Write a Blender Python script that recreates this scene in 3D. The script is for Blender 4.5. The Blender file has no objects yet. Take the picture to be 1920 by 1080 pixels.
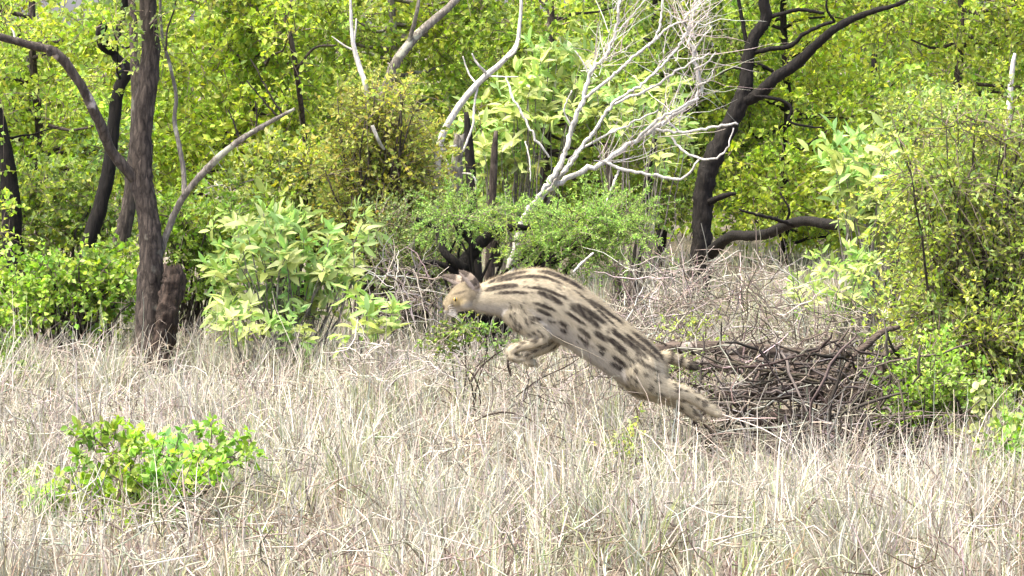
import bpy, math, random
import numpy as np
from mathutils import Vector, Matrix

random.seed(11)
RNG = np.random.default_rng(11)
SC = bpy.context.scene
COL = SC.collection

# ------------------------------------------------------------------ camera
CAM_H = 1.7            # eye height out of a vehicle
FPX = 6300.0           # focal length in pixels of a 1920 wide picture
PITCH = math.atan(455.0 / FPX)
cam_d = bpy.data.cameras.new('camera')
cam_d.sensor_width = 36.0
cam_d.lens = 36.0 * FPX / 1920.0
cam_d.clip_start = 0.1
cam_d.clip_end = 2000.0
cam = bpy.data.objects.new('camera', cam_d)
COL.objects.link(cam)
cam.location = (0, 0, CAM_H)
cam.rotation_euler = (math.pi / 2 - PITCH, 0, 0)
SC.camera = cam

# ------------------------------------------------------------------ sky, sun, exposure
SUN_EL, SUN_AZ = math.radians(66), math.radians(245)   # azimuth: direction the light comes from, clockwise from +Y
world = bpy.data.worlds.new('World')
SC.world = world
world.use_nodes = True
wn = world.node_tree
wn.nodes.clear()
wo = wn.nodes.new('ShaderNodeOutputWorld')
wb = wn.nodes.new('ShaderNodeBackground')
ws = wn.nodes.new('ShaderNodeTexSky')
ws.sky_type = 'NISHITA'
ws.sun_disc = False
ws.sun_elevation = SUN_EL
ws.sun_rotation = SUN_AZ
ws.air_density = 0.4
ws.dust_density = 4
ws.ozone_density = 0.1
wb.inputs['Strength'].default_value = 0.15
wn.links.new(ws.outputs[0], wb.inputs[0])
wn.links.new(wb.outputs[0], wo.inputs[0])
sun_d = bpy.data.lights.new('sun', 'SUN')
sun_d.energy = 1.3
sun_d.angle = math.radians(35)
sun_d.color = (1.0, 0.975, 0.83)
sun = bpy.data.objects.new('sun', sun_d)
COL.objects.link(sun)
sdir = Vector((math.sin(SUN_AZ) * math.cos(SUN_EL), math.cos(SUN_AZ) * math.cos(SUN_EL), math.sin(SUN_EL)))
sun.rotation_euler = sdir.to_track_quat('Z', 'Y').to_euler()
SC.view_settings.view_transform = 'Standard'
SC.view_settings.look = 'None'
SC.view_settings.gamma = 1.0
SC.view_settings.exposure = 2.55
SC.view_settings.use_curve_mapping = False
SC.cycles.diffuse_bounces = 4
SC.cycles.transmission_bounces = 4
SC.cycles.glossy_bounces = 2
SC.cycles.max_bounces = 6
SC.cycles.use_denoising = True

# ------------------------------------------------------------------ helpers
CP, SP = math.cos(PITCH), math.sin(PITCH)


def P(px, py, d):
    """point seen at pixel (px, py) of a 1920x1080 picture, d metres away"""
    px, py, d = np.broadcast_arrays(np.asarray(px, float), np.asarray(py, float), np.asarray(d, float))
    u = (px - 960.0) / FPX * d
    v = (540.0 - py) / FPX * d
    return np.stack([u, d * CP + v * SP, CAM_H - d * SP + v * CP], -1)


def gz(x, y):
    return 0.03 * np.sin(x * 1.3 + y * 0.7) + 0.025 * np.sin(x * 2.9 - y * 1.9 + 1.0) + 0.012 * np.sin(x * 6.1 + y * 5.3)


def G(px, d, dz=0.0):
    """point on the ground at pixel column px, d metres out"""
    d = np.asarray(d, float)
    x = (np.asarray(px, float) - 960.0) / FPX * (d * CP + CAM_H * SP)
    return np.stack(np.broadcast_arrays(x, d, gz(x, d) + dz), -1)


def unit(v):
    v = np.asarray(v, float)
    return v / np.maximum(np.linalg.norm(v, axis=-1, keepdims=True), 1e-9)


def rnd_unit(n):
    return unit(RNG.normal(size=(n, 3)))


def noise(p, f=1.0, seed=0.0):
    """smooth pseudo noise about -1..1"""
    p = np.asarray(p, float) * f + seed * 17.13
    x, y, z = p[..., 0], p[..., 1], p[..., 2]
    a = np.sin(1.7 * x + 1.3 * np.sin(1.1 * y + 2.0) + z) * np.sin(1.3 * y + 1.7 * np.sin(0.9 * z) - 0.6 * x)
    b = np.sin(2.9 * x - 2.3 * y + 1.9 * z + 1.5 * np.sin(2.1 * x + z)) * 0.5
    c = np.sin(5.3 * z + 4.1 * y - 3.7 * x + np.sin(4.7 * y)) * 0.3
    return (a + b + c) / 1.5


class MB:
    """collects geometry for ONE mesh object"""

    def __init__(s):
        s.v, s.c, s.t, s.q, s.n = [], [], [], [], 0

    def add(s, v, tris=None, quads=None, col=(1, 1, 1)):
        v = np.asarray(v, float).reshape(-1, 3)
        c = np.broadcast_to(np.asarray(col, float), v.shape)
        if tris is not None and len(tris):
            s.t.append(np.asarray(tris, np.int64).reshape(-1, 3) + s.n)
        if quads is not None and len(quads):
            s.q.append(np.asarray(quads, np.int64).reshape(-1, 4) + s.n)
        s.v.append(v)
        s.c.append(c)
        s.n += len(v)

    def mesh(s, name, mat, origin=(0, 0, 0), smooth=False):
        me = bpy.data.meshes.new(name)
        v = np.concatenate(s.v) - np.asarray(origin, float)
        c = np.concatenate(s.c)
        t = np.concatenate(s.t) if s.t else np.zeros((0, 3), np.int64)
        q = np.concatenate(s.q) if s.q else np.zeros((0, 4), np.int64)
        me.vertices.add(len(v))
        me.vertices.foreach_set('co', v.astype(np.float32).ravel())
        loops = np.concatenate([t.ravel(), q.ravel()]).astype(np.int32)
        me.loops.add(len(loops))
        me.loops.foreach_set('vertex_index', loops)
        starts = np.concatenate([np.arange(len(t)) * 3, len(t) * 3 + np.arange(len(q)) * 4]).astype(np.int32)
        me.polygons.add(len(starts))
        me.polygons.foreach_set('loop_start', starts)
        me.update(calc_edges=True)
        at = me.attributes.new('col', 'FLOAT_COLOR', 'POINT')
        at.data.foreach_set('color', np.concatenate([c, np.ones((len(c), 1))], 1).astype(np.float32).ravel())
        if smooth:
            me.polygons.foreach_set('use_smooth', np.ones(len(starts), bool))
        me.materials.append(mat)
        return me

    def build(s, name, mat, parent=None, smooth=False):
        org = parent.location if parent is not None else (0, 0, 0)
        o = bpy.data.objects.new(name, s.mesh(name, mat, org, smooth))
        COL.objects.link(o)
        o.parent = parent
        return o


def tag(o, label=None, cat=None, group=None, kind=None):
    if label: o['label'] = label
    if cat: o['category'] = cat
    if group: o['group'] = group
    if kind: o['kind'] = kind
    return o


def thing(name, loc, label, cat, group=None):
    o = bpy.data.objects.new(name, None)
    o.empty_display_size = 0.1
    COL.objects.link(o)
    o.location = tuple(float(a) for a in loc)
    return tag(o, label, cat, group)


def resample(pts, rad, n):
    """catmull-rom through pts with radii -> n points"""
    pts = np.asarray(pts, float)
    rad = np.asarray(rad, float)
    m = len(pts)
    if m == 2:
        t = np.linspace(0, 1, n)[:, None]
        return pts[0] * (1 - t) + pts[1] * t, rad[0] * (1 - t[:, 0]) + rad[1] * t[:, 0]
    a = np.vstack([2 * pts[0] - pts[1], pts, 2 * pts[-1] - pts[-2]])
    seg = np.linalg.norm(np.diff(pts, axis=0), axis=1)
    cum = np.concatenate([[0], np.cumsum(seg)])
    u = np.linspace(0, cum[-1], n)
    i = np.clip(np.searchsorted(cum, u, side='right') - 1, 0, m - 2)
    t = ((u - cum[i]) / np.maximum(seg[i], 1e-9))[:, None]
    p0, p1, p2, p3 = a[i], a[i + 1], a[i + 2], a[i + 3]
    out = 0.5 * (2 * p1 + (p2 - p0) * t + (2 * p0 - 5 * p1 + 4 * p2 - p3) * t * t + (3 * p1 - p0 - 3 * p2 + p3) * t ** 3)
    return out, np.interp(u, cum, rad)


def frames(pts):
    t = unit(np.gradient(pts, axis=0))
    n = len(pts)
    ref = np.array([0.0, -1.0, 0.0])
    if abs(t[0] @ ref) > 0.9:
        ref = np.array([1.0, 0, 0])
    a = np.zeros((n, 3))
    a[0] = unit(ref - t[0] * (ref @ t[0]))
    for i in range(1, n):
        v = a[i - 1] - t[i] * (a[i - 1] @ t[i])
        a[i] = unit(v)
    return t, a, np.cross(t, a)


def tube(mb, pts, rad, n=None, sides=6, col=(1, 1, 1), wob=0.0, kink=0.0, flat=1.0, ridges=0.0, jag=0.0):
    pts = np.asarray(pts, float)
    if n is None:
        n = max(2, len(pts) * 3)
    p, r = resample(pts, rad, n)
    if kink:
        L = np.linalg.norm(pts[-1] - pts[0])
        k = RNG.normal(size=(n, 3)) * kink * L
        k[0] = 0
        k[-1] *= 0.5
        p = p + k
    t, a, b = frames(p)
    ang = np.linspace(0, 2 * math.pi, sides, endpoint=False)
    ring = a[:, None, :] * np.cos(ang)[None, :, None] * flat + b[:, None, :] * np.sin(ang)[None, :, None]
    rr = np.repeat(r[:, None], sides, 1)
    if wob:
        q = p[:, None, :] + ring * r.mean()
        rr = rr * (1 + wob * noise(q, 14.0 * 0.06 / max(r.mean(), 0.01), 3.0) + wob * 0.6 * noise(q, 40.0 * 0.06 / max(r.mean(), .01), 5.0))
    if ridges:
        rr = rr * (1 + ridges * (RNG.random(sides)[None, :] - 0.5) + ridges * 0.7 * (RNG.random((n, sides)) - 0.5))
    v = p[:, None, :] + ring * rr[:, :, None]
    if jag:
        v[-1] += t[-1] * (RNG.random((sides, 1)) * jag)
        v[-2] += t[-1] * (RNG.random((sides, 1)) - 0.5) * jag * 0.4
    idx = np.arange(n * sides).reshape(n, sides)
    q = np.stack([idx[:-1], np.roll(idx[:-1], -1, 1), np.roll(idx[1:], -1, 1), idx[1:]], -1).reshape(-1, 4)
    verts = np.vstack([v.reshape(-1, 3), p[:1], p[-1:] - (t[-1] * jag * 0.4 if jag else 0)])
    c0, c1 = n * sides, n * sides + 1
    tr = [(idx[0][(k + 1) % sides], idx[0][k], c0) for k in range(sides)] + [(idx[-1][k], idx[-1][(k + 1) % sides], c1) for k in range(sides)]
    mb.add(verts, tr, q, col)
    return p


def wood(parent, name, path, mat, sides=10, n=None, wob=0.10, kink=0.0, ridges=0.0, jag=0.0, label=None, col=(1, 1, 1), smooth=True):
    """one limb: path of (px, py, distance, radius in pixels)"""
    path = np.asarray(path, float)
    mb = MB()
    tube(mb, P(path[:, 0], path[:, 1], path[:, 2]), path[:, 3] * path[:, 2] / FPX, n or len(path) * 5, sides, col, wob, kink, 1.0, ridges, jag)
    o = mb.build(name, mat, parent, smooth)
    if label: o['label'] = label
    return o


def strips(mb, p, r, sides=3, col=(1, 1, 1)):
    """many thin twigs at once: p (N,K,3) centre lines, r (N,K) radii"""
    N, K, _ = p.shape
    t = unit(np.gradient(p, axis=1))
    ref = np.where(np.abs(t[..., 1:2]) > 0.9, np.array([1.0, 0, 0]), np.array([0, 1.0, 0]))
    a = unit(np.cross(t, ref))
    b = np.cross(t, a)
    ang = np.linspace(0, 2 * math.pi, sides, endpoint=False)
    v = p[:, :, None, :] + (a[:, :, None, :] * np.cos(ang)[None, None, :, None] + b[:, :, None, :] * np.sin(ang)[None, None, :, None]) * r[:, :, None, None]
    idx = np.arange(N * K * sides).reshape(N, K, sides)
    q = np.stack([idx[:, :-1], np.roll(idx[:, :-1], -1, 2), np.roll(idx[:, 1:], -1, 2), idx[:, 1:]], -1).reshape(-1, 4)
    c = np.asarray(col, float)
    if c.ndim == 2:
        c = np.repeat(c, K * sides, 0)
    mb.add(v.reshape(-1, 3), None, q, c)


def leaves2(mb, base, axis, nor, L, W, col, fold=0.25):
    """small folded leaves, two triangles each"""
    axis = unit(axis)
    side = unit(np.cross(axis, nor))
    up = np.cross(side, axis)
    L = L[:, None]
    W = W[:, None]
    mid = base + axis * L * 0.45
    v = np.stack([base, mid - side * W / 2 + up * W * fold, base + axis * L, mid + side * W / 2 + up * W * fold], 1)
    n = len(base)
    i = np.arange(n)[:, None] * 4
    tr = np.concatenate([i + [0, 1, 2], i + [0, 2, 3]], 0)
    mb.add(v.reshape(-1, 3), tr, None, np.repeat(col, 4, 0))


def leaves4(mb, base, axis, nor, L, W, col, fold=0.2, droop=0.15):
    """rounder leaves, six triangles each"""
    axis = unit(axis)
    side = unit(np.cross(axis, nor))
    up = np.cross(side, axis)
    L = L[:, None]
    W = W[:, None]
    def pt(u, s, d):
        return base + axis * L * u + side * W * s * 0.5 + up * (abs(s) * W * fold - d * L * droop)
    v = np.stack([base, pt(.3, -.85, .05), pt(.68, -.8, .4), pt(1, 0, 1), pt(.68, .8, .4), pt(.3, .85, .05), pt(.5, 0, .12)], 1)
    n = len(base)
    i = np.arange(n)[:, None] * 7
    tr = np.concatenate([i + a for a in ([0, 1, 6], [1, 2, 6], [2, 3, 6], [3, 4, 6], [4, 5, 6], [5, 0, 6])], 0)
    mb.add(v.reshape(-1, 3), tr, None, np.repeat(col, 7, 0))


def palette(cols, n, jit=0.18):
    cols = np.asarray(cols, float)
    i = RNG.integers(0, len(cols), n)
    j = RNG.integers(0, len(cols), n)
    w = RNG.random((n, 1))
    c = cols[i] * w + cols[j] * (1 - w)
    return np.clip(c * (1 + jit * RNG.normal(size=(n, 1))) * (1 + 0.06 * RNG.normal(size=(n, 3))), 0.004, 0.85)


# ------------------------------------------------------------------ materials
def new_mat(name):
    m = bpy.data.materials.new(name)
    m.use_nodes = True
    nt = m.node_tree
    nt.nodes.clear()
    return m, nt, nt.nodes.new('ShaderNodeOutputMaterial')


def leaf_mat(name, translucent=0.52, rough=0.5, spec=0.4, random_col=None):
    m, nt, out = new_mat(name)
    pr = nt.nodes.new('ShaderNodeBsdfPrincipled')
    tr = nt.nodes.new('ShaderNodeBsdfTranslucent')
    mx = nt.nodes.new('ShaderNodeMixShader')
    mx.inputs[0].default_value = translucent
    pr.inputs['Roughness'].default_value = rough
    pr.inputs['Specular IOR Level'].default_value = spec
    if random_col is None:
        at = nt.nodes.new('ShaderNodeAttribute')
        at.attribute_name = 'col'
        src = at.outputs['Color']
    else:
        oi = nt.nodes.new('ShaderNodeObjectInfo')
        cr = nt.nodes.new('ShaderNodeValToRGB')
        for k, c in enumerate(random_col):
            e = cr.color_ramp.elements[k] if k < 2 else cr.color_ramp.elements.new(0.5)
            e.position = k / (len(random_col) - 1)
            e.color = (*c, 1)
        nt.links.new(oi.outputs['Random'], cr.inputs[0])
        # paler midrib and faint blotches
        tc = nt.nodes.new('ShaderNodeTexCoord')
        nz = nt.nodes.new('ShaderNodeTexNoise')
        nz.inputs['Scale'].default_value = 60
        nt.links.new(tc.outputs['Object'], nz.inputs['Vector'])
        mm = nt.nodes.new('ShaderNodeMix')
        mm.data_type = 'RGBA'
        mm.blend_type = 'MULTIPLY'
        mm.inputs[0].default_value = 0.35
        nt.links.new(cr.outputs[0], mm.inputs[6])
        nt.links.new(nz.outputs[0], mm.inputs[7])
        src = mm.outputs[2]
    hs = nt.nodes.new('ShaderNodeHueSaturation')
    hs.inputs['Saturation'].default_value = 1.1
    hs.inputs['Value'].default_value = 1.15
    nt.links.new(src, pr.inputs['Base Color'])
    nt.links.new(src, hs.inputs['Color'])
    nt.links.new(hs.outputs[0], tr.inputs[0])
    nt.links.new(pr.outputs[0], mx.inputs[1])
    nt.links.new(tr.outputs[0], mx.inputs[2])
    nt.links.new(mx.outputs[0], out.inputs[0])
    return m


def bark_mat(name, dark, light, scale=30.0, bump=0.6, stretch=4.0, patch=None, lying=False):
    m, nt, out = new_mat(name)
    L = nt.links.new
    pr = nt.nodes.new('ShaderNodeBsdfPrincipled')
    pr.inputs['Roughness'].default_value = 0.85
    pr.inputs['Specular IOR Level'].default_value = 0.2
    tc = nt.nodes.new('ShaderNodeTexCoord')
    mp = nt.nodes.new('ShaderNodeMapping')
    mp.inputs['Scale'].default_value = (1.0 / stretch, 1, 1) if lying else (1, 1, 1.0 / stretch)
    L(tc.outputs['Object'], mp.inputs[0])
    vo = nt.nodes.new('ShaderNodeTexVoronoi')
    vo.feature = 'DISTANCE_TO_EDGE'
    vo.inputs['Scale'].default_value = scale
    nz = nt.nodes.new('ShaderNodeTexNoise')
    nz.inputs['Scale'].default_value = scale * 1.1
    nz.inputs['Detail'].default_value = 9
    nz.inputs['Roughness'].default_value = .65
    wv = nt.nodes.new('ShaderNodeVectorMath')
    wv.operation = 'MULTIPLY_ADD'
    wv.inputs[1].default_value = (0.04, 0.04, 0.04)
    L(nz.outputs['Color'], wv.inputs[0])
    L(mp.outputs[0], wv.inputs[2])
    L(mp.outputs[0], nz.inputs['Vector'])
    L(wv.outputs[0], vo.inputs['Vector'])
    ma = nt.nodes.new('ShaderNodeMath')
    ma.operation = 'MULTIPLY'
    rp = nt.nodes.new('ShaderNodeMapRange')
    rp.inputs[1].default_value = 0.0
    rp.inputs[2].default_value = 0.22
    rp.inputs[3].default_value = 0.45
    L(vo.outputs['Distance'], rp.inputs[0])
    L(rp.outputs[0], ma.inputs[0])
    L(nz.outputs[0], ma.inputs[1])
    cr = nt.nodes.new('ShaderNodeValToRGB')
    cr.color_ramp.elements[0].position = 0.1
    cr.color_ramp.elements[0].color = (*dark, 1)
    cr.color_ramp.elements[1].position = 0.62
    cr.color_ramp.elements[1].color = (*light, 1)
    L(ma.outputs[0], cr.inputs[0])
    src = cr.outputs[0]
    if patch is not None:
        n2 = nt.nodes.new('ShaderNodeTexNoise')
        n2.inputs['Scale'].default_value = 9
        n2.inputs['Detail'].default_value = 5
        L(tc.outputs['Object'], n2.inputs['Vector'])
        r2 = nt.nodes.new('ShaderNodeMapRange')
        r2.inputs[1].default_value = patch[1]
        r2.inputs[2].default_value = patch[1] + 0.06
        L(n2.outputs[0], r2.inputs[0])
        mm = nt.nodes.new('ShaderNodeMix')
        mm.data_type = 'RGBA'
        L(r2.outputs[0], mm.inputs[0])
        L(src, mm.inputs[6])
        mm.inputs[7].default_value = (*patch[0], 1)
        src = mm.outputs[2]
    L(src, pr.inputs['Base Color'])
    bp = nt.nodes.new('ShaderNodeBump')
    bp.inputs['Strength'].default_value = bump
    bp.inputs['Distance'].default_value = 0.012
    L(ma.outputs[0], bp.inputs['Height'])
    L(bp.outputs[0], pr.inputs['Normal'])
    L(pr.outputs[0], out.inputs[0])
    return m


def attr_mat(name, rough=0.8, spec=0.15, translucent=0.0):
    m, nt, out = new_mat(name)
    pr = nt.nodes.new('ShaderNodeBsdfPrincipled')
    pr.inputs['Roughness'].default_value = rough
    pr.inputs['Specular IOR Level'].default_value = spec
    at = nt.nodes.new('ShaderNodeAttribute')
    at.attribute_name = 'col'
    nt.links.new(at.outputs['Color'], pr.inputs['Base Color'])
    if translucent:
        tr = nt.nodes.new('ShaderNodeBsdfTranslucent')
        mx = nt.nodes.new('ShaderNodeMixShader')
        mx.inputs[0].default_value = translucent
        nt.links.new(at.outputs['Color'], tr.inputs[0])
        nt.links.new(pr.outputs[0], mx.inputs[1])
        nt.links.new(tr.outputs[0], mx.inputs[2])
        nt.links.new(mx.outputs[0], out.inputs[0])
    else:
        nt.links.new(pr.outputs[0], out.inputs[0])
    return m


M_LEAF = leaf_mat('leaf')
M_BROAD = leaf_mat('broad_leaf', 0.35, 0.42, 0.5, [(0.35, 0.42, 0.09), (0.53, 0.59, 0.23), (0.43, 0.50, 0.13)])
M_BARK = bark_mat('bark_brown', (0.008, 0.006, 0.005), (0.085, 0.068, 0.054), 34, 1.0, 4.0, ((0.105, 0.098, 0.078), 0.63))
M_BARK_DARK = bark_mat('bark_dark', (0.0045, 0.004, 0.0035), (0.017, 0.0138, 0.0115), 30, 0.8, 4.0)
M_BARK_GREY = bark_mat('bark_grey', (0.06, 0.052, 0.042), (0.24, 0.215, 0.18), 40, 0.6, 3.0, ((0.34, 0.34, 0.26), 0.56))
M_BARK_PEEL = bark_mat('bark_peeling', (0.025, 0.020, 0.016), (0.105, 0.086, 0.070), 34, 0.8, 4.0, ((0.42, 0.37, 0.33), 0.60))
M_DEAD = bark_mat('dead_wood', (0.27, 0.25, 0.22), (0.62, 0.59, 0.54), 45, 0.5, 6.0)
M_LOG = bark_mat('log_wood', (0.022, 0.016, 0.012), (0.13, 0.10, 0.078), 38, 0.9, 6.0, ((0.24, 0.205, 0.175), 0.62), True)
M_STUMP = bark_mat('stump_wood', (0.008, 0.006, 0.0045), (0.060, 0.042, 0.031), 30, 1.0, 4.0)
M_ROTTEN_SHADED = bark_mat('rotten_shaded_wood', (0.010, 0.007, 0.006), (0.070, 0.050, 0.038), 34, 1.0, 6.0, None, True)  # rotten wood, with the heap's shade darkened into its colour
M_TWIG = attr_mat('twig', 0.85, 0.15)
M_GRASS = attr_mat('grass', 0.7, 0.25, 0.25)
M_FUR = attr_mat('fur', 0.75, 0.2)

# ------------------------------------------------------------------ ground
m, nt, out = new_mat('soil')
pr = nt.nodes.new('ShaderNodeBsdfPrincipled')
pr.inputs['Roughness'].default_value = 0.95
tc = nt.nodes.new('ShaderNodeTexCoord')
n1 = nt.nodes.new('ShaderNodeTexNoise')
n1.inputs['Scale'].default_value = 40
n1.inputs['Detail'].default_value = 8
nt.links.new(tc.outputs['Object'], n1.inputs['Vector'])
cr = nt.nodes.new('ShaderNodeValToRGB')
cr.color_ramp.elements[0].position = 0.3
cr.color_ramp.elements[0].color = (0.05, 0.038, 0.028, 1)
cr.color_ramp.elements[1].position = 0.7
cr.color_ramp.elements[1].color = (0.20, 0.165, 0.12, 1)
nt.links.new(n1.outputs[0], cr.inputs[0])
nt.links.new(cr.outputs[0], pr.inputs['Base Color'])
bp = nt.nodes.new('ShaderNodeBump')
bp.inputs['Strength'].default_value = 0.6
bp.inputs['Distance'].default_value = 0.03
nt.links.new(n1.outputs[0], bp.inputs['Height'])
nt.links.new(bp.outputs[0], pr.inputs['Normal'])
nt.links.new(pr.outputs[0], out.inputs[0])
M_SOIL = m

xs = np.concatenate([[-600, -200, -60, -30], np.linspace(-14, 14, 113), [30, 60, 200, 600]])
ys = np.concatenate([[-80, -20, -5], np.linspace(0, 45, 151), [60, 100, 250, 900]])
gx, gy = np.meshgrid(xs, ys, indexing='ij')
mb = MB()
idx = np.arange(gx.size).reshape(gx.shape)
mb.add(np.stack([gx, gy, gz(gx, gy) * (np.abs(gx) < 40)], -1).reshape(-1, 3), None,
       np.stack([idx[:-1, :-1], idx[1:, :-1], idx[1:, 1:], idx[:-1, 1:]], -1).reshape(-1, 4))
tag(mb.build('ground', M_SOIL, None, True), 'dry soil ground under the grass', None, None, 'structure')

# ------------------------------------------------------------------ foliage styles
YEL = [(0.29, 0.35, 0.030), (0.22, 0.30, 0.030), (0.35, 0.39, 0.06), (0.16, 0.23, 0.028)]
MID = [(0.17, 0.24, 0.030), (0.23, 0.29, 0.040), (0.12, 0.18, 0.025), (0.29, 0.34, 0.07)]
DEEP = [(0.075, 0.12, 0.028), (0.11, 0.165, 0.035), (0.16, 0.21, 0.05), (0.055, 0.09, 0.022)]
OLIVE = [(0.25, 0.25, 0.04), (0.32, 0.26, 0.05), (0.20, 0.23, 0.04), (0.17, 0.21, 0.035), (.28, .30, .07), (.30, .31, .06), (.24, .29, .05)]
FRESH = [(0.19, 0.32, 0.024), (0.26, 0.39, 0.045), (0.13, 0.24, 0.020), (0.38, 0.47, 0.15)]
FEATH = [(0.16, 0.27, 0.045), (0.22, 0.33, 0.055), (0.11, 0.19, 0.04), (0.28, 0.37, 0.11)]
SAGE = [(0.18, 0.23, 0.07), (0.26, 0.31, 0.11), (0.12, 0.165, 0.05), (0.34, 0.37, 0.16)]
GOLD = [(0.24, 0.28, 0.045), (0.19, 0.24, 0.045), (0.31, 0.31, 0.08), (0.12, 0.17, 0.035), (0.30, 0.35, 0.13)]


PALE = [(0.24, 0.33, 0.09), (0.33, 0.41, 0.15), (0.19, 0.28, 0.07)]
for _p in (YEL, PALE, MID, DEEP, OLIVE, FRESH, FEATH, SAGE, GOLD):
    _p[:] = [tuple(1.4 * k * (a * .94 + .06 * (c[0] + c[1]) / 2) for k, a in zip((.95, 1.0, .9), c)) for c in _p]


def blobs_px(specs, dj=0.25):
    """(px, py, rx, ry, d) ellipses -> (centre, radii) arrays"""
    s = np.asarray(specs, float)
    c = P(s[:, 0], s[:, 1], s[:, 4] + RNG.normal(size=len(s)) * dj)
    r = np.stack([s[:, 2] * s[:, 4] / FPX, 0.5 * (s[:, 2] + s[:, 3]) * s[:, 4] / FPX, s[:, 3] * s[:, 4] / FPX], 1)
    return c, r


def rect_blobs(x0, x1, y0, y1, n, r, d, skip=None):
    out = []
    while len(out) < n:
        x, y = random.uniform(x0, x1), random.uniform(y0, y1)
        if skip and skip(x, y):
            continue
        if d > 16 and 50 < x < 175 and -120 < y < 42:        # the gap where sky shows
            continue
        k = random.uniform(0.65, 1.3)
        out.append((x, y, r * k * random.uniform(0.9, 1.5), r * k * random.uniform(0.6, 1.0), d))
    return out


def foliage(leafmb, twigmb, centre, radii, cols, twigs=24, per=12, L=0.03, W=0.017, tl=0.2, up=0.2, droop=0.25,
            big=False, jit=0.2, spread=1.0, twigcol=(0.14, 0.11, 0.085)):
    nb = len(centre)
    vol = np.maximum(twigs * (radii.prod(1) / np.mean(radii.prod(1))) ** 0.6, 4).astype(int)
    bi = np.repeat(np.arange(nb), vol)
    N = len(bi)
    d0 = rnd_unit(N)
    rr = RNG.random(N)[:, None] ** 0.5
    st = centre[bi] + d0 * radii[bi] * rr * 0.85
    dr = unit(d0 * 0.8 + rnd_unit(N) * 0.7 + np.array([0, 0, up]))
    ln = tl * RNG.uniform(0.55, 1.35, N)
    K = 4
    t = np.linspace(0, 1, K)
    sag = np.zeros((N, K, 3))
    sag[..., 2] = -droop * ln[:, None] * t[None] ** 2
    line = st[:, None, :] + dr[:, None, :] * (ln[:, None] * t[None])[..., None] + sag
    if twigmb is not None:
        strips(twigmb, line, 0.0022 * (1.25 - t)[None] * np.ones((N, 1)) * max(1, L / 0.03), 3, np.tile(np.asarray(twigcol), (N, 1)) * RNG.uniform(.6, 1.5, (N, 1)))
    li = np.repeat(np.arange(N), per)
    M = len(li)
    u = RNG.random(M) ** 0.8
    base = st[li] + dr[li] * (ln[li] * u)[:, None]
    base[:, 2] -= droop * ln[li] * u ** 2
    ax = unit(dr[li] * 0.55 + rnd_unit(M) * spread)
    nor = unit(rnd_unit(M) * 0.9 + np.array([0, -0.45, 0.65]))
    sz = RNG.uniform(0.6, 1.25, M)
    # the tint changes from clump to clump as well as leaf to leaf
    clump = 1 + 0.16 * RNG.normal(size=(nb, 1))
    hue = RNG.normal(size=(nb, 1)) * 0.06
    c = palette(cols, M, jit) * clump[bi[li]]
    c = np.clip(c * np.hstack([1 + hue[bi[li]], np.ones((M, 1)), 1 - hue[bi[li]]]), .004, .8)
    (leaves4 if big else leaves2)(leafmb, base, ax, nor, L * sz, W * sz, c)


def stray(x0, x1, y0, y1, n, d):
    """small loose sprays that break a bush's outline"""
    return [(random.uniform(x0, x1), random.uniform(y0, y1), random.uniform(9, 20), random.uniform(7, 16), d) for _ in range(n)]


def limbs(mb, start, centre, r0, frac=0.6, sides=5):
    """thin limbs from points of the trunk to the clumps they carry"""
    for c in centre:
        s = start[np.argmin(np.linalg.norm(start - c, axis=1) + (start[:, 2] > c[2] - 0.02) * 0.6)]
        mid = s * 0.5 + c * 0.5 + RNG.normal(size=3) * 0.06
        L = np.linalg.norm(c - s)
        mid[2] -= 0.05 * L
        tube(mb, [s, mid, c], [r0 * 0.55, r0 * 0.35, r0 * 0.12], 7, sides, (1, 1, 1), 0.0, 0.012)


def tree(name, label, cat, base, trunk, specs, cols, bark, group=None, r0=0.05, dj=0.3, nlimb=0.5, sides=9, **kw):
    """trunk: path (px, py, d, r px); specs: crown clumps in pixels"""
    t = thing(name, base, label, cat, group)
    mb = MB()
    tp = np.asarray(trunk, float)
    pts = tube(mb, P(tp[:, 0], tp[:, 1], tp[:, 2]), tp[:, 3] * tp[:, 2] / FPX, len(tp) * 6, sides, (1, 1, 1), 0.12)
    c, r = blobs_px(specs, dj)
    k = RNG.random(len(c)) < nlimb
    limbs(mb, pts, c[k], r0)
    mb.build('trunk', bark, t, True)
    lm, tm = MB(), MB()
    foliage(lm, tm, c, r, cols, **kw)
    lm.build('crown', M_LEAF, t)
    tag(tm.build('twigs', M_TWIG, t), kind='stuff')
    return t


# ------------------------------------------------------------------ far woodland, one mass
lm, tm = MB(), MB()
gap = lambda x, y: (40 < x < 210 and y < 25) or (1120 < x < 1175 and y < 5)
for d, n, cols in ((29, 200, MID + YEL), (34, 260, MID), (41, 330, MID)):
    c, r = blobs_px(rect_blobs(-350, 2270, -130, 500 - (d - 29) * 9, n, 66, d, gap), 1.2)
    foliage(lm, tm, c, r, cols, twigs=22, per=11, L=0.085, W=0.052, tl=0.34)
w = lm.build('woodland_foliage', M_LEAF)
tag(w, 'far green woodland filling the gaps behind the nearer trees', None, None, 'stuff')
o = tm.build('woodland_twigs', M_TWIG)
tag(o, 'fine bare twigs within the far woodland', None, None, 'stuff')

# ------------------------------------------------------------------ trees behind
BG = 'trees behind the clearing'


def vtrunk(px, d, top=-260, r=9, lean=0, bend=12):
    y0 = 85 + FPX * CAM_H / d + 15
    pts = []
    for k, u in enumerate(np.linspace(0, 1, 6)):
        pts.append((px + lean * u + random.uniform(-bend, bend) * (k > 0), y0 + (top - y0) * u, d + random.uniform(-.1, .1), r * (1.15 - 0.6 * u)))
    return pts


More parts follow.
